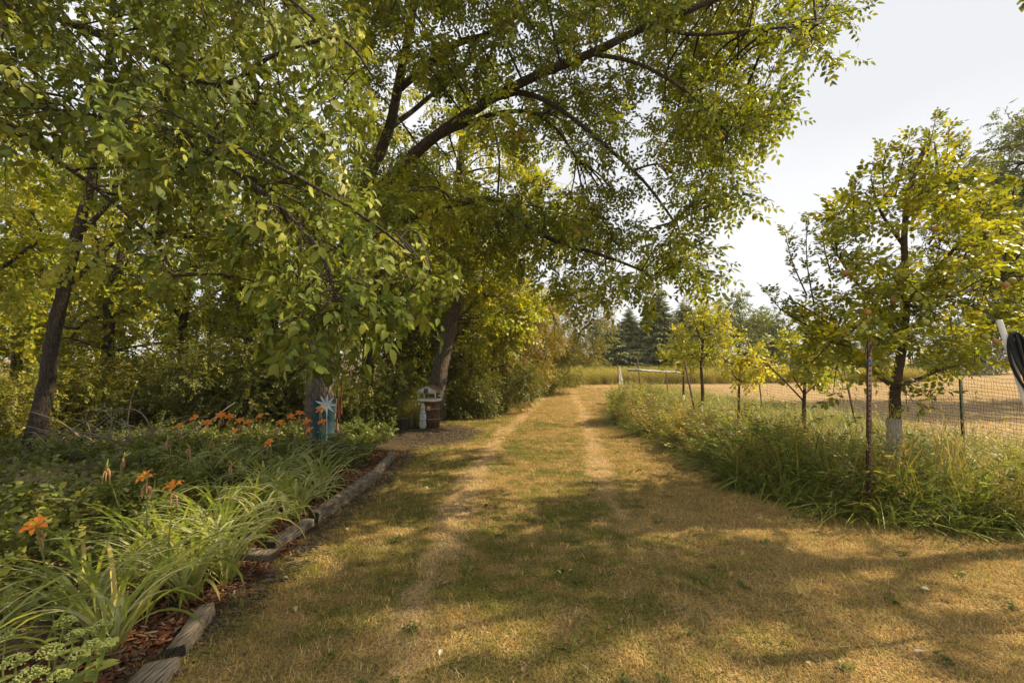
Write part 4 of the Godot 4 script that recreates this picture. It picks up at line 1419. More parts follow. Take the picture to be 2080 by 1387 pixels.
	var s2 := thing("snowman_board", "painted wooden snowman cutout with red scarf leaning on the brown drum", "garden ornament", sb)
	s2.rotation = Vector3(-0.07, 0.06, 0)
	var sh2 := 50.0 * k
	var M_dark := plain(0.012, 0.016, 0.022, 0.7)
	M.snow = grained(Color(0.40, 0.43, 0.43), Color(0.62, 0.65, 0.64), 0.02, Vector3(3, 3, 3), 47, 0.1, 0.8)
	var outline := func(grow: float) -> Array:
		var half := [[0.0, 0.055], [0.03, 0.088], [0.12, 0.108], [0.22, 0.1], [0.29, 0.082], [0.32, 0.09], [0.42, 0.097], [0.52, 0.096], [0.6, 0.085], [0.68, 0.068], [0.72, 0.06], [0.78, 0.066], [0.86, 0.06], [0.92, 0.042], [0.97, 0.02], [1.0, 0.004]]
		var o := []
		for e in half:
			o.append(Vector2(e[1] * sh2 * 1.32 + grow, e[0] * sh2 + (grow if e[0] > 0.5 else 0.0)))
		var l := []
		for e in half:
			l.append(Vector2(-e[1] * sh2 * 1.32 - grow, e[0] * sh2 + (grow if e[0] > 0.5 else 0.0)))
		l.reverse()
		return o + l
	var ol: Array = outline.call(0.006)
	part("backing", slab(ol, 0.014), M_dark, s2)
	ol = outline.call(0.0)
	part("body", slab(ol, 0.004), M.snow, s2).position.z = 0.0145
	var black := plain(0.01, 0.01, 0.012, 0.6)
	var red := plain(0.22, 0.02, 0.02, 0.7)
	st = begin()
	add_box(st, Vector3(0, 0.735 * sh2, 0.02), Vector3(0.19 * sh2, 0.028 * sh2, 0.006))
	part("scarf", done(st, false), red, s2)
	for y in [0.64, 0.46, 0.29, 0.18]:
		var bt := part("button", lathe([Vector2(0, 0), Vector2(0.012, 0), Vector2(0.012, 0.004), Vector2(0, 0.005)], 12), black, s2)
		bt.transform = Transform3D(Basis(Vector3.RIGHT, PI / 2), Vector3(-0.004, y * sh2, 0.0185))
	for e in [[-0.022, 0.88], [0.02, 0.88]]:
		var ey := part("eye", lathe([Vector2(0, 0), Vector2(0.009, 0), Vector2(0.009, 0.004), Vector2(0, 0.005)], 10), black, s2)
		ey.transform = Transform3D(Basis(Vector3.RIGHT, PI / 2), Vector3(e[0], e[1] * sh2, 0.0185))
	var mouth := []
	for i in 7:
		var a := PI + PI * i / 6.0
		mouth.append(Vector3(0.03 * cos(a), 0.815 * sh2 + 0.02 * sin(a), 0.02))
	part("mouth", tube(mouth, 0.0035, 0.0035, 4), black, s2)
	for s in [-1.0, 1.0]:
		part("arm", tube([Vector3(s * 0.105 * sh2, 0.63 * sh2, 0.02), Vector3(s * 0.05, 0.585 * sh2, 0.021), Vector3(s * 0.005, 0.555 * sh2, 0.021)], 0.006, 0.005, 5), black, s2)
	part("waist_line", tube([Vector3(-0.1 * sh2, 0.31 * sh2, 0.0195), Vector3(0, 0.3 * sh2, 0.0195), Vector3(0.1 * sh2, 0.31 * sh2, 0.0195)], 0.004, 0.004, 4), black, s2)
	st = begin()
	add_box(st, Vector3(0.155 * sh2, 0.8 * sh2, 0.012), Vector3(0.13 * sh2, 0.17 * sh2, 0.012), Transform3D(Basis(Vector3.BACK, -0.08)))
	part("yellow_lantern", done(st, false), plain(0.55, 0.36, 0.05, 0.6), s2)
	st = begin()
	add_box(st, Vector3(0.15 * sh2, 0.38 * sh2, 0.006), Vector3(0.06 * sh2, 0.66 * sh2, 0.011))
	part("blue_edge_strip", done(st, false), plain(0.02, 0.03, 0.06, 0.6), s2)
	# stump
	var sp := G(818, 872)
	var sk := -sp.z / F
	var stump := thing("tree_stump", "low cut tree stump standing on the bare soil beside the drum", "stump", sp)
	part("bark", tube(smooth_path([Vector3(0, -0.08, 0), Vector3(0.0, 0.12, 0), Vector3(0.01, 22.0 * sk, 0)], 4), 14.5 * sk, 11.0 * sk, 18, 0.3, 0.25), M.bark, stump)
	part("cut_face", lathe([Vector2(0.0, 0.006), Vector2(9.6 * sk, 0.006), Vector2(10.4 * sk, 0.0)], 18), M.dead, stump).position = Vector3(0.01, 22.0 * sk, 0)


func build_trunk_art() -> void:
	var base := G(655, 925)
	var d := -base.z
	var k := d / F
	M.teal = grained(Color(0.005, 0.022, 0.026), Color(0.011, 0.055, 0.062), 0.02, Vector3(2, 2, 2), 51, 0.2, 0.55)
	M.petal = grained(Color(0.42, 0.48, 0.50), Color(0.70, 0.74, 0.74), 0.03, Vector3(6, 6, 6), 52, 0.1, 0.45)
	M.dot = plain(0.12, 0.2, 0.16, 0.6)
	M.rot = grained(Color(0.05, 0.02, 0.01), Color(0.20, 0.085, 0.035), 0.04, Vector3(9, 1.5, 9), 53, 2.0)
	var st := begin()
	var r := 0.345
	var h := 112.0 * k
	var pt := func(a: float, y: float, rad: float) -> Vector3: return Vector3(sin(a) * rad, y, cos(a) * rad)
	for i in 8:
		var a0 := -0.12 + 1.1 * i / 8.0
		var a1 := -0.12 + 1.1 * (i + 1) / 8.0
		for e in [[r + 0.008, 0], [r, 1]]:
			quad(st, pt.call(a0, 0.0, e[0]), pt.call(a1, 0.0, e[0]), pt.call(a1, h, e[0]), pt.call(a0, h, e[0]))
		quad(st, pt.call(a0, h, r), pt.call(a0, h, r + 0.008), pt.call(a1, h, r + 0.008), pt.call(a1, h, r))
		quad(st, pt.call(a0, 0.0, r), pt.call(a0, 0.0, r + 0.008), pt.call(a1, 0.0, r + 0.008), pt.call(a1, 0.0, r))
	var panel := thing("teal_panel", "curved teal painted panel with pale dots wrapped on the old trunk", "garden ornament", base + Vector3(-0.0, 0.02, 0.02))
	part("sheet", done(st), M.teal, panel)
	var disc := lathe([Vector2(0, 0), Vector2(0.009, 0), Vector2(0.007, 0.003), Vector2(0, 0.003)], 8)
	for i in 46:
		var a := rr(-0.08, 0.94)
		var o := part("dot", disc, M.dot, panel)
		o.transform = Transform3D(Basis(Vector3.UP, a) * Basis(Vector3.RIGHT, PI / 2) * Basis().scaled(Vector3.ONE * rr(0.6, 1.3)), pt.call(a, rr(0.05, h * 0.95), r + 0.0085))
	# metal flower standing in front of the panel
	var c := P(662, 822, d - 0.47)
	var foot := P(663, 905, d - 0.45)
	foot.y = gh(foot.x, foot.z)
	var fl := thing("metal_flower", "whitish metal daisy on a thin stem before the teal panel", "garden ornament", foot)
	part("stem", tube(smooth_path([Vector3(0, -0.1, 0), (c - foot) * 0.5 + Vector3(0.01, 0, 0), c - foot - Vector3(0, 0, 0.02)], 5), 0.006, 0.006, 6), M.petal, fl)
	for ring in [[9, 20.0, 0.0, 4.8], [8, 15.0, 0.35, 4.2]]:
		for i in ring[0]:
			var a: float = TAU * i / ring[0] + ring[2]
			st = begin()
			var dir := Vector3(cos(a), sin(a), 0.22 if ring[2] == 0.0 else 0.5)
			add_leaf(st, Transform3D(aim(dir, Vector3(0, 0, 1)), c - foot + dir * 0.015), ring[1] * k, ring[3] * k, 0.45, 0.1, 2)
			part("petal", done(st), M.petal, fl)
	var hub := part("hub", lathe([Vector2(0, 0.022), Vector2(0.016, 0.018), Vector2(0.026, 0.006), Vector2(0.02, 0)], 12), M.petal, fl)
	hub.transform = Transform3D(Basis(Vector3.RIGHT, PI / 2), c - foot + Vector3(0, 0, 0.012))
	# rotten rust coloured bark strip at the trunk's right side
	st = begin()
	for i in 14:
		var a := 1.08 + 0.5 * rng.randf()
		var y := rr(0.1, 1.1)
		var q := pt.call(a, y, 0.335) as Vector3
		var q2 := pt.call(a + rr(-0.06, 0.06), y + rr(0.2, 0.45), 0.325) as Vector3
		add_tube(st, smooth_path([q, (q + q2) * 0.5 + Vector3(0.01, 0, 0.012), q2], 3), rr(0.012, 0.028), 0.006, 5, 0.3)
	var rot := thing("bark_slab", "loose rust orange bark hanging on the right of the old trunk", "bark", base)
	part("splinters", done(st), M.rot, rot).set_meta("kind", "stuff")


# ---------------------------------------------------------------- flower bed
func timber(label: String, a: Vector3, b: Vector3, wide: float, high: float, tilt := 0.0) -> void:
	var mid := (a + b) * 0.5
	var t := thing("edging_timber", label, "timber", Vector3(mid.x, mid.y, mid.z), "weathered edging timbers of the flower bed")
	var len := a.distance_to(b)
	t.rotation = Vector3(0, atan2(b.x - a.x, b.z - a.z), tilt)
	var st := begin()
	var n := 14
	var rings := []
	for i in n + 1:
		var z := -len * 0.5 + len * i / n
		var ring := []
		for e in [[-0.5, 0.0], [-0.5, 0.86], [-0.42, 1.0], [0.42, 1.0], [0.5, 0.86], [0.5, 0.0]]:
			var w: float = 1.0 + 0.07 * n_small.get_noise_3d(e[0] * 90.0 + mid.z * 40.0, z * 60.0, e[1] * 90.0)
			ring.append(Vector3(e[0] * wide * w, (e[1] * high - 0.02) * w, z))
		rings.append(ring)
	for i in n:
		for k in 5:
			quad(st, rings[i][k], rings[i + 1][k], rings[i + 1][k + 1], rings[i][k + 1])
	part("beam", done(st, false), M.timber, t)
	for e in [0, n]:
		st = begin()
		var cc := Vector3(0, high * 0.45, rings[e][0].z)
		for k in 6:
			tri(st, cc, rings[e][k], rings[e][(k + 1) % 6])
		part("end_grain", done(st, false), M.timber_end, t)


func blade_mesh(len: float, wide: float, rise: float, droop: float) -> ArrayMesh:
	# a strap leaf that rises and arches over along +x
	var st := begin()
	var n := 9
	var prev := []
	var pos := Vector3.ZERO
	var ang := rise
	for i in n + 1:
		var t := float(i) / n
		var w := wide * 0.5 * (0.55 + 0.45 * minf(t * 5.0, 1.0)) * sqrt(maxf(1.0 - pow(t, 3.0), 0.0))
		var nrm := Vector3(-sin(ang), cos(ang), 0)
		var row := [pos + Vector3(0, 0, w) + nrm * w * 0.45, pos, pos + Vector3(0, 0, -w) + nrm * w * 0.45]
		if i > 0:
			quad(st, prev[0], row[0], row[1], prev[1])
			quad(st, prev[1], row[1], row[2], prev[2])
		prev = row
		pos += Vector3(cos(ang), sin(ang), 0) * len / n
		ang -= droop / n * (0.4 + 1.4 * t)
	return done(st)


func lily_petal(len: float, wide: float) -> ArrayMesh:
	var st := begin()
	var prev := []
	for i in 6:
		var t := i / 5.0
		var ang := 1.0 - 1.9 * t
		var p := Vector3(len * (t * 0.95), len * (0.5 * sin(t * 2.3)), 0)
		var w: float = wide * 0.5 * [0.25, 0.62, 0.95, 1.0, 0.7, 0.08][i]
		var row := [p + Vector3(0, 0.12 * w + 0.004 * sin(i * 2.4), w), p - Vector3(0, 0.15 * w, 0), p + Vector3(0, 0.12 * w + 0.004 * cos(i * 2.4), -w)]
		if i > 0:
			quad(st, prev[0], row[0], row[1], prev[1])
			quad(st, prev[1], row[1], row[2], prev[2])
		prev = row
	return done(st)


func build_bed() -> void:
	timber("weathered edging timber with a dark rotten end beside the daylilies", on_ground(-2.13, 4.08), on_ground(-2.06, 4.70), 0.12, 0.11, 0.06)
	timber("long grey edging timber between the short dark ended one and the far one", on_ground(-2.04, 4.76), on_ground(-1.97, 6.80), 0.11, 0.14, 0.08)
	timber("far edging timber nearest the teal panelled trunk", on_ground(-2.02, 6.90), on_ground(-2.12, 8.2), 0.12, 0.12, -0.05)
	timber("short dark block laid across the dark ended timber", on_ground(-2.33, 4.0), on_ground(-2.02, 3.97), 0.13, 0.09)
	timber("edging timber poking out from under the first daylily clump", on_ground(-1.86, 2.62), on_ground(-2.0, 3.08), 0.1, 0.09, -0.14)
	timber("split grey edging timber beside the stonecrop", on_ground(-1.74, 2.05), on_ground(-1.85, 2.5), 0.17, 0.07, -0.08)
	# mulch chips
	var st := begin()
	add_box(st, Vector3.ZERO, Vector3(0.05, 0.006, 0.014))
	var chip := done(st, false)
	var xs := []
	var cs := PackedColorArray()
	for i in 6000:
		var d := rr(1.6, 9.0)
		var x := bed_edge(-d) - 0.02 - absf(rng.randfn(0, 0.32)) + (0.18 * rng.randf() if rng.randf() < 0.2 else 0.0)
		xs.append(Transform3D(Basis.from_euler(Vector3(rr(-0.5, 0.5), rr(0, TAU), rr(-0.5, 0.5))).scaled(Vector3(rr(0.5, 1.5), 1, rr(0.5, 1.4))), on_ground(x, d) + Vector3(0, rr(0.003, 0.02), 0)))
		cs.append(vary(pick([Color(0.06, 0.024, 0.014), Color(0.14, 0.045, 0.02), Color(0.17, 0.085, 0.05), Color(0.08, 0.06, 0.045), Color(0.28, 0.2, 0.12)]), 0.3))
	var mm := plain(1, 1, 1, 0.9, 0.2)
	mm.vertex_color_use_as_albedo = true
	tag(many("wood_mulch", chip, mm, xs, cs, self), "red brown wood mulch along the edge of the flower bed", "mulch", "", "stuff")
	# soil crumbs and litter on the bare ground
	xs = []
	cs = PackedColorArray()
	for i in 3400:
		var p: Vector3
		if i % 2:
			p = on_ground(-1.95 + rng.randfn(0, 0.55), 11.3 + rng.randfn(0, 0.8))
		else:
			var d := rr(1.8, 9.5)
			p = on_ground(bed_edge(-d) + 0.12 + absf(rng.randfn(0, 0.12)), d)
		xs.append(Transform3D(Basis.from_euler(Vector3(rr(-0.6, 0.6), rr(0, TAU), rr(-0.6, 0.6))).scaled(Vector3(rr(0.5, 1.8), rr(0.5, 1.0), rr(0.15, 0.5))), p + Vector3(0, 0.005, 0)))
		cs.append(vary(pick([Color(0.06, 0.045, 0.032), Color(0.11, 0.085, 0.06), Color(0.22, 0.165, 0.10)]), 0.3))
	tag(many("soil_litter", chip, mm, xs, cs, self), "crumbs of soil and plant litter on the bare ground", "litter", "", "stuff")
	# daylilies
	var blades := []
	for i in 9:
		blades.append(blade_mesh(rr(0.55, 0.92), rr(0.018, 0.030), rr(0.85, 1.45), rr(1.0, 2.7)))
	var tones := [tinted_leaf(Color(0.13, 0.165, 0.012), 0.5, 0.7), tinted_leaf(Color(0.085, 0.125, 0.010), 0.5, 0.7), tinted_leaf(Color(0.20, 0.225, 0.016), 0.5, 0.7), tinted_leaf(Color(0.42, 0.34, 0.10), 0.6, 0.5)]
	var spots := [[on_ground(-2.32, 2.72), 34, "near daylily clump of long arching leaves behind the stonecrop"], [on_ground(-2.28, 3.3), 32, "daylily clump beside the poking out timber"], [on_ground(-2.75, 3.05), 30, "daylily clump behind the clump nearest the stonecrop"], [on_ground(-2.42, 3.85), 30, "daylily clump at the dark rotten timber end"], [on_ground(-2.9, 3.8), 28, "daylily clump carrying two orange flowers low in the bed"], [on_ground(-2.45, 4.55), 30, "daylily clump beside the short weathered timber"], [on_ground(-2.95, 4.65), 28, "daylily clump in the middle row of the bed"], [on_ground(-2.45, 5.2), 28, "daylily clump beside the long grey timber"], [on_ground(-2.9, 5.6), 24, "daylily clump behind the long grey timber's clump"], [on_ground(-3.2, 5.9), 22, "daylily clump with a low orange flower before the old trunk"], [on_ground(-2.6, 6.2), 20, "small daylily clump near the far timber"], [on_ground(-3.0, 7.1), 16, "daylily clump at the foot of the teal panel"], [on_ground(-3.35, 6.9), 18, "daylily clump left of the teal panel"], [on_ground(-3.85, 6.5), 20, "daylily clump with wide open flowers before the dark shrubs"], [on_ground(-4.2, 6.4), 18, "daylily clump with tan spent buds before the dark shrubs"], [on_ground(-4.6, 6.5), 18, "leftmost flowering daylily clump before the dark shrubs"], [on_ground(-2.75, 2.25), 24, "daylily clump with an orange flower left of the stonecrop"], [on_ground(-3.5, 4.4), 20, "daylily clump half sunk in the ground cover"], [on_ground(-2.2, 3.55), 24, "daylily clump spilling over the mulch before the dark ended timber"], [on_ground(-2.55, 3.45), 26, "daylily clump between the first two clumps of the front row"], [on_ground(-2.3, 4.9), 22, "daylily clump leaning over the short weathered timber"], [on_ground(-2.65, 4.2), 26, "daylily clump in the thick of the bed behind the dark ended timber"], [on_ground(-2.35, 5.7), 20, "daylily clump spilling over the long grey timber"]]
	var clumps := []
	for s in spots:
		var t := thing("daylily_plant", s[2], "plant", s[0], "daylilies in the flower bed")
		clumps.append(t)
		for i in int(s[1] * 1.45):
			var o := part("leaf_blade", blades[rng.randi() % 9], tones[[0, 0, 1, 1, 2, 2, 0, 3][rng.randi() % 8]] if rng.randf() < 0.5 else tones[rng.randi() % 3], t)
			o.transform = Transform3D(Basis(Vector3.UP, rr(0, TAU)).scaled(Vector3.ONE * rr(0.8, 1.15)), Vector3(rr(-0.07, 0.07), -0.01, rr(-0.07, 0.07)))
	# flower stalks: [px, py, depth, flowers, buds]
	var petal := [lily_petal(0.075, 0.034), lily_petal(0.07, 0.026)]
	var orange := [tinted_leaf(Color(0.72, 0.16, 0.012), 0.5, 0.5), tinted_leaf(Color(0.78, 0.22, 0.02), 0.5, 0.5)]
	var bud_m := tinted_leaf(Color(0.42, 0.36, 0.08), 0.5, 0.4)
	var spent_m := tinted_leaf(Color(0.42, 0.23, 0.13), 0.7, 0.4)
	var throat_m := tinted_leaf(Color(0.7, 0.42, 0.03), 0.5, 0.4)
	var stalk_m := tinted_leaf(Color(0.15, 0.18, 0.04), 0.5, 0.2)
	st = begin()
	add_tube(st, smooth_path([Vector3.ZERO, Vector3(0.01, 0.03, 0), Vector3(0.028, 0.062, 0)], 3), 0.004, 0.0015, 5)
	var stamen := done(st)
	st = begin()
	add_tube(st, [Vector3.ZERO, Vector3(0.006, 0.025, 0), Vector3(0.012, 0.05, 0), Vector3(0.016, 0.066, 0)], 0.0075, 0.002, 6)
	var bud := done(st)
	st = begin()
	add_tube(st, smooth_path([Vector3.ZERO, Vector3(0.02, -0.005, 0), Vector3(0.03, -0.04, 0.004), Vector3(0.026, -0.085, 0)], 3), 0.006, 0.004, 5, 0.3)
	var spent := done(st)
	var lilies := [[75, 1072, 2.62, 1, 3, 4], [352, 992, 3.2, 1, 0, 4], [298, 972, 3.4, 1, 2, 5], [397, 852, 6.5, 1, 0, 5], [448, 846, 6.4, 1, 1, 6], [465, 850, 6.6, 1, 0, 3], [487, 858, 6.4, 1, 1, 5], [505, 862, 6.5, 1, 0, 4], [548, 902, 6.0, 1, 0, 2], [590, 850, 6.9, 1, 0, 3], [607, 842, 7.0, 1, 0, 2], [650, 834, 7.2, 1, 1, 5], [655, 860, 7.1, 1, 0, 4], [630, 876, 6.9, 1, 0, 2], [512, 815, 6.3, 0, 5, 4], [340, 890, 5.4, 0, 3, 6], [385, 905, 5.8, 0, 2, 7], [560, 870, 6.5, 0, 3, 5], [250, 925, 4.4, 0, 3, 5], [215, 945, 3.9, 0, 2, 6], [430, 890, 6.0, 0, 2, 6], [535, 860, 6.6, 0, 3, 3], [470, 940, 4.9, 0, 2, 3], [420, 862, 6.6, 1, 1, 3], [530, 848, 6.8, 1, 1, 3], [570, 862, 6.7, 1, 0, 3], [622, 858, 7.0, 1, 0, 3], [365, 870, 6.3, 1, 1, 4], [478, 880, 6.1, 1, 0, 3]]
	for l in lilies:
		var at := P(l[0], l[1], l[2])
		var best: Node3D = clumps[0]
		for c in clumps:
			var here := Vector2(c.position.x - at.x, c.position.z - at.z).length()
			if here < Vector2(best.position.x - at.x, best.position.z - at.z).length():
				best = c
		var loc := at - best.position
		var foot := Vector3(clampf(loc.x, -0.2, 0.2), 0, clampf(loc.z, -0.2, 0.2))
		var stalk := part("flower_stalk", tube(smooth_path([foot, (foot + loc) * 0.5 + Vector3(rr(-0.03, 0.03), 0, rr(-0.03, 0.03)), loc - Vector3(0, 0.02, 0)], 4), 0.0055, 0.0035, 6), stalk_m, best)
		if l[3] == 1:
			var face := Basis.from_euler(Vector3(rr(0.35, 0.8), 0, rr(-0.4, 0.4)))
			for i in 6:
				var o := part("petal", petal[i % 2], orange[i % 2], stalk)
				o.transform = Transform3D(face * Basis(Vector3.UP, TAU * i / 6.0 + rr(-0.15, 0.15)).scaled(Vector3.ONE * (1.0 if l[2] < 4.0 else 1.12)) * Basis(Vector3.BACK, rr(-0.3, 0.25)), loc)
			for i in 5:
				var o := part("stamen", stamen, throat_m, stalk)
				o.transform = Transform3D(face * Basis(Vector3.UP, TAU * i / 5.0 + 0.3), loc)
		for i in l[4]:
			var o := part("bud", bud, bud_m, stalk)
			o.transform = Transform3D(Basis(Vector3.UP, rr(0, TAU)) * Basis(Vector3.BACK, rr(-0.9, 0.1)), loc - Vector3(0, 0.015 + 0.008 * i, 0))
		for i in l[5]:
			var o := part("spent_flower", spent, spent_m, stalk)
			o.transform = Transform3D(Basis(Vector3.UP, rr(0, TAU)).scaled(Vector3.ONE * rr(0.8, 1.1)), loc - Vector3(0, 0.025 + 0.012 * i, 0))
	# stonecrop
	var sed_leaf := []
	for i in 3:
		st = begin()
		add_leaf(st, Transform3D(), 0.075, 0.044, 0.3, 0.12, 2)
		sed_leaf.append(done(st))
	var floret := SphereMesh.new()
	floret.radius = 0.0045
	floret.height = 0.008
	floret.radial_segments = 6
	floret.rings = 3
	var head_m := leaf_mat(0.7, 0.4, 0.3)
	var sed_t := [tinted_leaf(Color(0.13, 0.19, 0.045), 0.45, 0.5), tinted_leaf(Color(0.20, 0.24, 0.05), 0.45, 0.5), tinted_leaf(Color(0.25, 0.28, 0.07), 0.45, 0.5)]
	var sed := thing("stonecrop_plant", "stonecrop with pale green flower heads at the corner of the bed", "plant", on_ground(-2.05, 2.05))
	for e in [[30, 1345, 2.08, 0.05], [100, 1325, 2.06, 0.05], [60, 1375, 2.0, 0.06], [10, 1290, 2.25, 0.045], [130, 1265, 2.3, 0.045], [160, 1330, 2.1, 0.04], [120, 1375, 1.98, 0.04], [185, 1310, 2.15, 0.034], [210, 1315, 2.15, 0.028], [175, 1285, 2.25, 0.03], [205, 1270, 2.3, 0.035], [150, 1290, 2.2, 0.035], [218, 1302, 2.2, 0.016]]:
		var c := P(e[0], e[1], e[2]) - sed.position
		var foot := Vector3(c.x * 0.5, -0.02, c.z * 0.5)
		var path := smooth_path([foot, (foot + c) * 0.5 + Vector3(c.x * 0.1, 0, 0), c], 5)
		var stem := part("stem", tube(path, 0.005, 0.0035, 6), sed_t[0], sed)
		for i in 9:
			var o := part("leaf", sed_leaf[0], sed_t[rng.randi() % 3], stem)
			var dir := Vector3(cos(i * 2.4), rr(0.0, 0.5), sin(i * 2.4))
			o.transform = Transform3D(aim(dir).scaled(Vector3.ONE * rr(0.7, 1.15)), path[mini(2 + i, path.size() - 1)])
		xs = []
		cs = PackedColorArray()
		for i in int(1100.0 * e[3] * 2.6):
			var a := rr(0, TAU)
			var r: float = e[3] * sqrt(rng.randf())
			xs.append(Transform3D(Basis().scaled(Vector3.ONE * rr(0.7, 1.2)), c + Vector3(cos(a) * r, 0.6 * (e[3] - r * r / e[3]) + rr(-0.006, 0.004), sin(a) * r)))
			cs.append(vary(pick([Color(0.24, 0.28, 0.07), Color(0.36, 0.38, 0.13)]), 0.15))
		many("flower_head", floret, head_m, xs, cs, sed)
	# leafy ground cover behind the lilies
	xs = []
	cs = PackedColorArray()
	var pale := [Color(0.11, 0.13, 0.025), Color(0.22, 0.235, 0.045), Color(0.40, 0.39, 0.11)]
	for i in 5200:
		var d := rr(2.0, 10.5)
		var x0 := bed_edge(-d) - (0.95 if d < 5.5 else 0.55)
		var x := x0 - absf(rng.randfn(0, 1.6 + 0.12 * d))
		if x < -11.0 or n_mid.get_noise_2d(x * 1.6, d * 1.6) < -0.22:
			continue
		var hgt := 0.06 + lerpf(0.5, 0.22, smoothstep(4.0, 5.5, d)) * rng.randf() * smoothstep(0.0, 0.9, x0 - x) * (0.7 + 0.6 * n_mid.get_noise_2d(x * 2.0, d * 2.0))
		xs.append(Transform3D(aim(Vector3(rr(-1, 1), rr(0.0, 1.0), rr(-1, 1))).scaled(Vector3.ONE * rr(0.7, 1.2)), on_ground(x, d) + Vector3(0, hgt, 0)))
		cs.append(vary(pick(pale), 0.25))
	tag(many("ground_cover", MESH.cover, M.ash, xs, cs, self), "leafy green ground cover between the daylilies and the wood", "ground cover", "", "stuff")
	xs = []
	cs = PackedColorArray()
	for i in 2300:
		var d := rr(7.0, 13.0)
		var x := rr(-11.0, -2.5 if d > 8.5 else -3.2)
		var q := Vector2((x + 1.95) / 1.35, (d - 11.3) / 2.0)
		if q.length() < 1.0:
			continue
		xs.append(Transform3D(aim(Vector3(rr(-1, 1), rr(0.0, 0.9), rr(-1, 1))).scaled(Vector3.ONE * rr(0.7, 1.2)), on_ground(x, d) + Vector3(0, rr(0.03, 0.26), 0)))
		cs.append(vary(pick([Color(0.07, 0.10, 0.02), Color(0.17, 0.19, 0.04), Color(0.26, 0.24, 0.06)]), 0.25))
	tag(many("ground_cover", MESH.fine, M.leaf, xs, cs, self), "low weeds and seedlings on the floor of the wood's edge", "ground cover", "", "stuff")
	# pale leaved young plants by the brush pile
	for e in [[395, 885, 8.6, "pale leaved seedling right of the brush pile"], [330, 880, 8.2, "pale leaved seedling in front of the brush pile"], [280, 950, 6.4, "pale bushy plant between the ground cover and the lilies"], [130, 880, 8.0, "pale leaved seedling at the foot of the curving trunk"], [770, 880, 10.3, "pale low plant left of the stump"], [720, 900, 9.5, "pale low plant between the old trunk and the stump"], [700, 960, 7.6, "leafy plant at the far timber"], [600, 940, 8.0, "leafy plant left of the old trunk"]]:
		var w := P(e[0], e[1], e[2])
		shrub("young_plant", e[3], on_ground(w.x, e[2]), Vector3(0.32, 0.42, 0.3), 9, 16, MESH.cover, [Color(0.16, 0.19, 0.05), Color(0.27, 0.30, 0.10)], "young plants along the bed", 0.12)
	# brush pile
	var bp := G(235, 930)
	var pile := thing("brush_pile", "heap of dead grey branches and curved twigs beside the curving trunk", "brush pile", bp)
	for i in 46:
		var a := Vector3(rr(-1.1, 1.1), rr(0.0, 0.25), rr(-0.5, 0.4))
		var dir := Vector3(rr(-1, 1), rr(-0.1, 0.45), rr(-0.35, 0.35)).normalized()
		var l := rr(0.5, 1.5)
		var b := a + dir * l
		b.y = maxf(b.y, 0.02)
		part("stick", tube(smooth_path([a, (a + b) * 0.5 + Vector3(rr(-0.1, 0.1), rr(0.0, 0.16), rr(-0.1, 0.1)), b], 4), rr(0.006, 0.022), 0.004, 5, 0.2), M.dead, pile)
	for e in [[[172, 860], [178, 835], [200, 832], [225, 850]], [[196, 845], [206, 828], [218, 830], [226, 850]], [[228, 835], [270, 832], [296, 850], [302, 880]], [[245, 850], [262, 868], [263, 900]], [[150, 895], [200, 862], [236, 838]]]:
		var pts := []
		for p in e:
			pts.append(P(p[0], p[1], -bp.z) - bp)
		pts.append(pts[-1] + Vector3(rr(-0.1, 0.1), -0.5, 0))
		part("stick", tube(smooth_path(pts, 5), 0.011, 0.006, 5, 0.2), M.dead, pile)


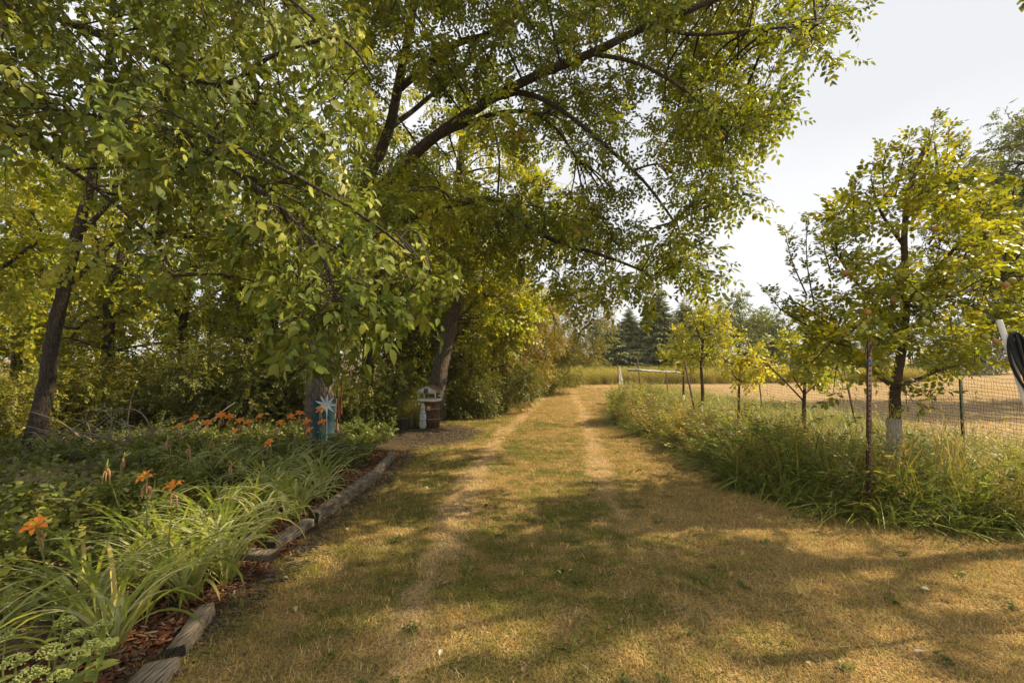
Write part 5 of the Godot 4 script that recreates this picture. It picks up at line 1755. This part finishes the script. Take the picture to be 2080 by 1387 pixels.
# ---------------------------------------------------------------- things lying about
func build_litter() -> void:
	var shapes := []
	for i in 4:
		var st := begin()
		add_leaf(st, Transform3D(Basis(), Vector3(-0.03, 0, 0)), rr(0.055, 0.08), rr(0.03, 0.045), rr(0.5, 0.9), rr(-0.35, 0.2), 2)
		shapes.append(done(st))
	var tones := [tinted_leaf(Color(0.30, 0.20, 0.12), 0.8, 0.2), tinted_leaf(Color(0.46, 0.37, 0.26), 0.8, 0.2), tinted_leaf(Color(0.17, 0.085, 0.045), 0.8, 0.2), tinted_leaf(Color(0.60, 0.54, 0.44), 0.8, 0.2)]
	var spots := [[665, 1058, 1], [705, 1082, 1], [690, 1165, 1], [895, 1335, 3], [1605, 1122, 3], [1880, 1205, 3], [1870, 1335, 3], [1745, 1235, 2], [1135, 1168, 3], [1090, 915, 1], [1095, 972, 2], [1160, 1165, 0], [1065, 1058, 0], [940, 1255, 2], [1000, 1270, 2], [910, 1290, 2], [1195, 1045, 0], [1420, 1015, 2], [1500, 1097, 2], [580, 1180, 1], [600, 1245, 1]]
	for i in 52:
		spots.append([rr(520, 2060), rr(880, 1380), [0, 0, 2, 2, 0, 1][rng.randi() % 6]])
	for i in spots.size():
		var s = spots[i]
		var p := G(s[0], s[1])
		if p.x < bed_edge(p.z) + 0.15 or p.x > strip_near(-p.z) - 0.1:
			continue
		var label: String = ["curled tan dry leaf lying on the lawn", "pale beige dry leaf lying on the lawn", "dark brown dry leaf lying on the lawn", "whitish dry leaf lying on the lawn"][s[2]]
		var o := part("fallen_leaf", shapes[i % 4], tones[s[2]], self)
		tag(o, label, "leaf", "dry leaves scattered on the lawn")
		o.transform = Transform3D(Basis(Vector3.UP, rr(0, TAU)) * Basis(Vector3.RIGHT, rr(-0.3, 0.3)) * Basis().scaled(Vector3.ONE * rr(0.5, 0.85)), p + Vector3(0, 0.028, 0))
	var tw := G(1098, 915)
	var stick := part("fallen_twig", tube(smooth_path([Vector3(-0.12, 0.03, 0.05), Vector3(-0.04, 0.045, 0.0), Vector3(0.05, 0.04, -0.08), Vector3(0.13, 0.03, -0.2)], 4), 0.007, 0.003, 5, 0.2), M.dead, self)
	stick.position = tw
	tag(stick, "pale crooked twig lying on the path", "twig")
	# leaning white pole with black hose loops at the right
	var top := P(2031, 650, 3.0)
	var low := P(2096, 850, 3.0)
	var dir := (low - top).normalized()
	var foot := top + dir * (top.y / -dir.y)
	var t := thing("leaning_pole", "white pole leaning at the lawn's edge with loops of black hose hung on it", "pole", foot)
	part("shaft", tube([top - foot, (top - foot) * 0.5, -dir * -0.1], 0.016, 0.016, 14), plain(0.68, 0.65, 0.58, 0.45), t)
	var hose := plain(0.012, 0.013, 0.016, 0.35)
	var hang := P(2056, 674, 3.0) - foot
	var across := dir.cross(Vector3.BACK).normalized()
	for i in 7:
		var pts := []
		var long := rr(0.18, 0.24)
		var wide := 0.012 + 0.006 * i
		for k in 21:
			var a := TAU * k / 20.0
			pts.append(hang + dir * (long - long * cos(a)) - across * (wide * sin(a) - 0.014 - 0.004 * i) + Vector3(0, 0, 0.03 + 0.009 * (i % 3) + 0.012 * cos(a * 2.0 + i)))
		part("hose_loop", tube(pts, 0.0085, 0.0085, 8), hose, t)


func build_offstage() -> void:
	# trees right of the frame whose shade falls over the lawn
	var cols := [Color(0.10, 0.13, 0.028), Color(0.17, 0.19, 0.03), Color(0.24, 0.22, 0.035)]
	tree("yard_tree", "yard tree standing right of the apple trees, its shade falling on the lawn", on_ground(8.7, 5.0), 10.5, Vector3(2.3, 2.2, 1.7), 8.0, 32, 22, MESH.broad, cols, M.bark, 0.16, Vector3.ZERO, "", 0.3, null, 0.42)
	tree("yard_tree", "second yard tree behind the first, nearer the field", on_ground(10.5, 1.6), 9.0, Vector3(2.2, 2.6, 2.4), 6.3, 30, 20, MESH.broad, cols, M.bark, 0.18, Vector3.ZERO, "", 0.3, null, 0.42)


func _ready() -> void:
	# camera, sky, sun, exposure
	var cam := Camera3D.new()
	cam.name = "camera"
	add_child(cam)
	cam.position = Vector3(0, EYE, 0)
	cam.rotation = Vector3(PITCH, 0, 0)
	cam.fov = 73.74
	cam.near = 0.05
	cam.far = 900.0
	cam.current = true
	var env := Environment.new()
	env.background_mode = Environment.BG_SKY
	env.tonemap_mode = Environment.TONE_MAPPER_LINEAR
	env.tonemap_exposure = 1.9
	env.sdfgi_enabled = true
	env.ssao_enabled = true
	env.ssil_enabled = true
	var sky := Sky.new()
	var sm := ProceduralSkyMaterial.new()
	sm.sky_top_color = lin(0.455, 0.465, 0.485)
	sm.sky_horizon_color = lin(0.47, 0.48, 0.50)
	sm.sky_curve = 0.2
	sm.ground_horizon_color = lin(0.5, 0.45, 0.36)
	sm.ground_bottom_color = lin(0.2, 0.17, 0.12)
	sm.sun_angle_max = 1.0
	var cn := noise_tex(0.006, 512, 77, [[0.3, Color(1, 0.98, 0.95, 0.0)], [0.7, Color(1, 0.98, 0.95, 0.075)]], false, 5)
	sm.sky_cover = cn
	sky.sky_material = sm
	env.sky = sky
	var we := WorldEnvironment.new()
	we.name = "world"
	we.environment = env
	add_child(we)
	var sun := DirectionalLight3D.new()
	sun.name = "sun"
	add_child(sun)
	var az := deg_to_rad(79.0)                          # to the right of straight ahead
	var el := deg_to_rad(43.0)
	var to_sun := Vector3(sin(az) * cos(el), sin(el), -cos(az) * cos(el))
	sun.look_at_from_position(Vector3.ZERO, -to_sun)
	sun.light_energy = 1.6
	sun.light_color = lin(1.0, 0.83, 0.57)
	sun.light_angular_distance = 0.6
	sun.shadow_enabled = true

	env.fog_enabled = true
	env.fog_density = 0.0006
	env.fog_light_color = lin(0.8, 0.78, 0.7)

	rng.seed = 20240
	n_big.seed = 1
	n_big.frequency = 0.55
	n_big.fractal_octaves = 3
	n_mid.seed = 2
	n_mid.frequency = 0.9
	n_mid.fractal_octaves = 3
	n_small.seed = 3
	n_small.frequency = 0.9
	n_small.fractal_octaves = 3
	make_materials()
	MESH.leafy = spray(12, 0.34, 0.082, 0.54, 1, 1.0)
	MESH.broad = spray(11, 0.36, 0.11, 0.72, 0, 1.0)
	MESH.fine = spray(14, 0.3, 0.06, 0.62, 0, 1.0)
	MESH.coarse = spray(10, 0.5, 0.19, 0.62, 0, 1.0)
	MESH.weed = spray(12, 0.34, 0.085, 0.22, 1, 1.0)
	MESH.cover = spray(8, 0.16, 0.075, 0.6, 1, 1.0)
	for e in [[770, 1700], [820, 1300], [850, 1220], [905, 1110], [950, 1000], [985, 930], [1020, 880], [1075, 835], [1100, 812], [1120, 795]]:
		track_l.append(G(e[0], e[1]))
	for e in [[1650, 1700], [1420, 1300], [1320, 1150], [1245, 1020], [1210, 940], [1195, 880], [1185, 840], [1172, 812], [1165, 795]]:
		track_r.append(G(e[0], e[1]))
	build_ground()
	build_far_trees()
	build_woods()
	build_main_tree()
	build_near_ash()
	build_apples()
	build_offstage()
	build_fence()
	build_lawn()
	build_lawn_weeds()
	build_tall_grass()
	build_drum()
	build_trunk_art()
	build_bed()
	build_litter()
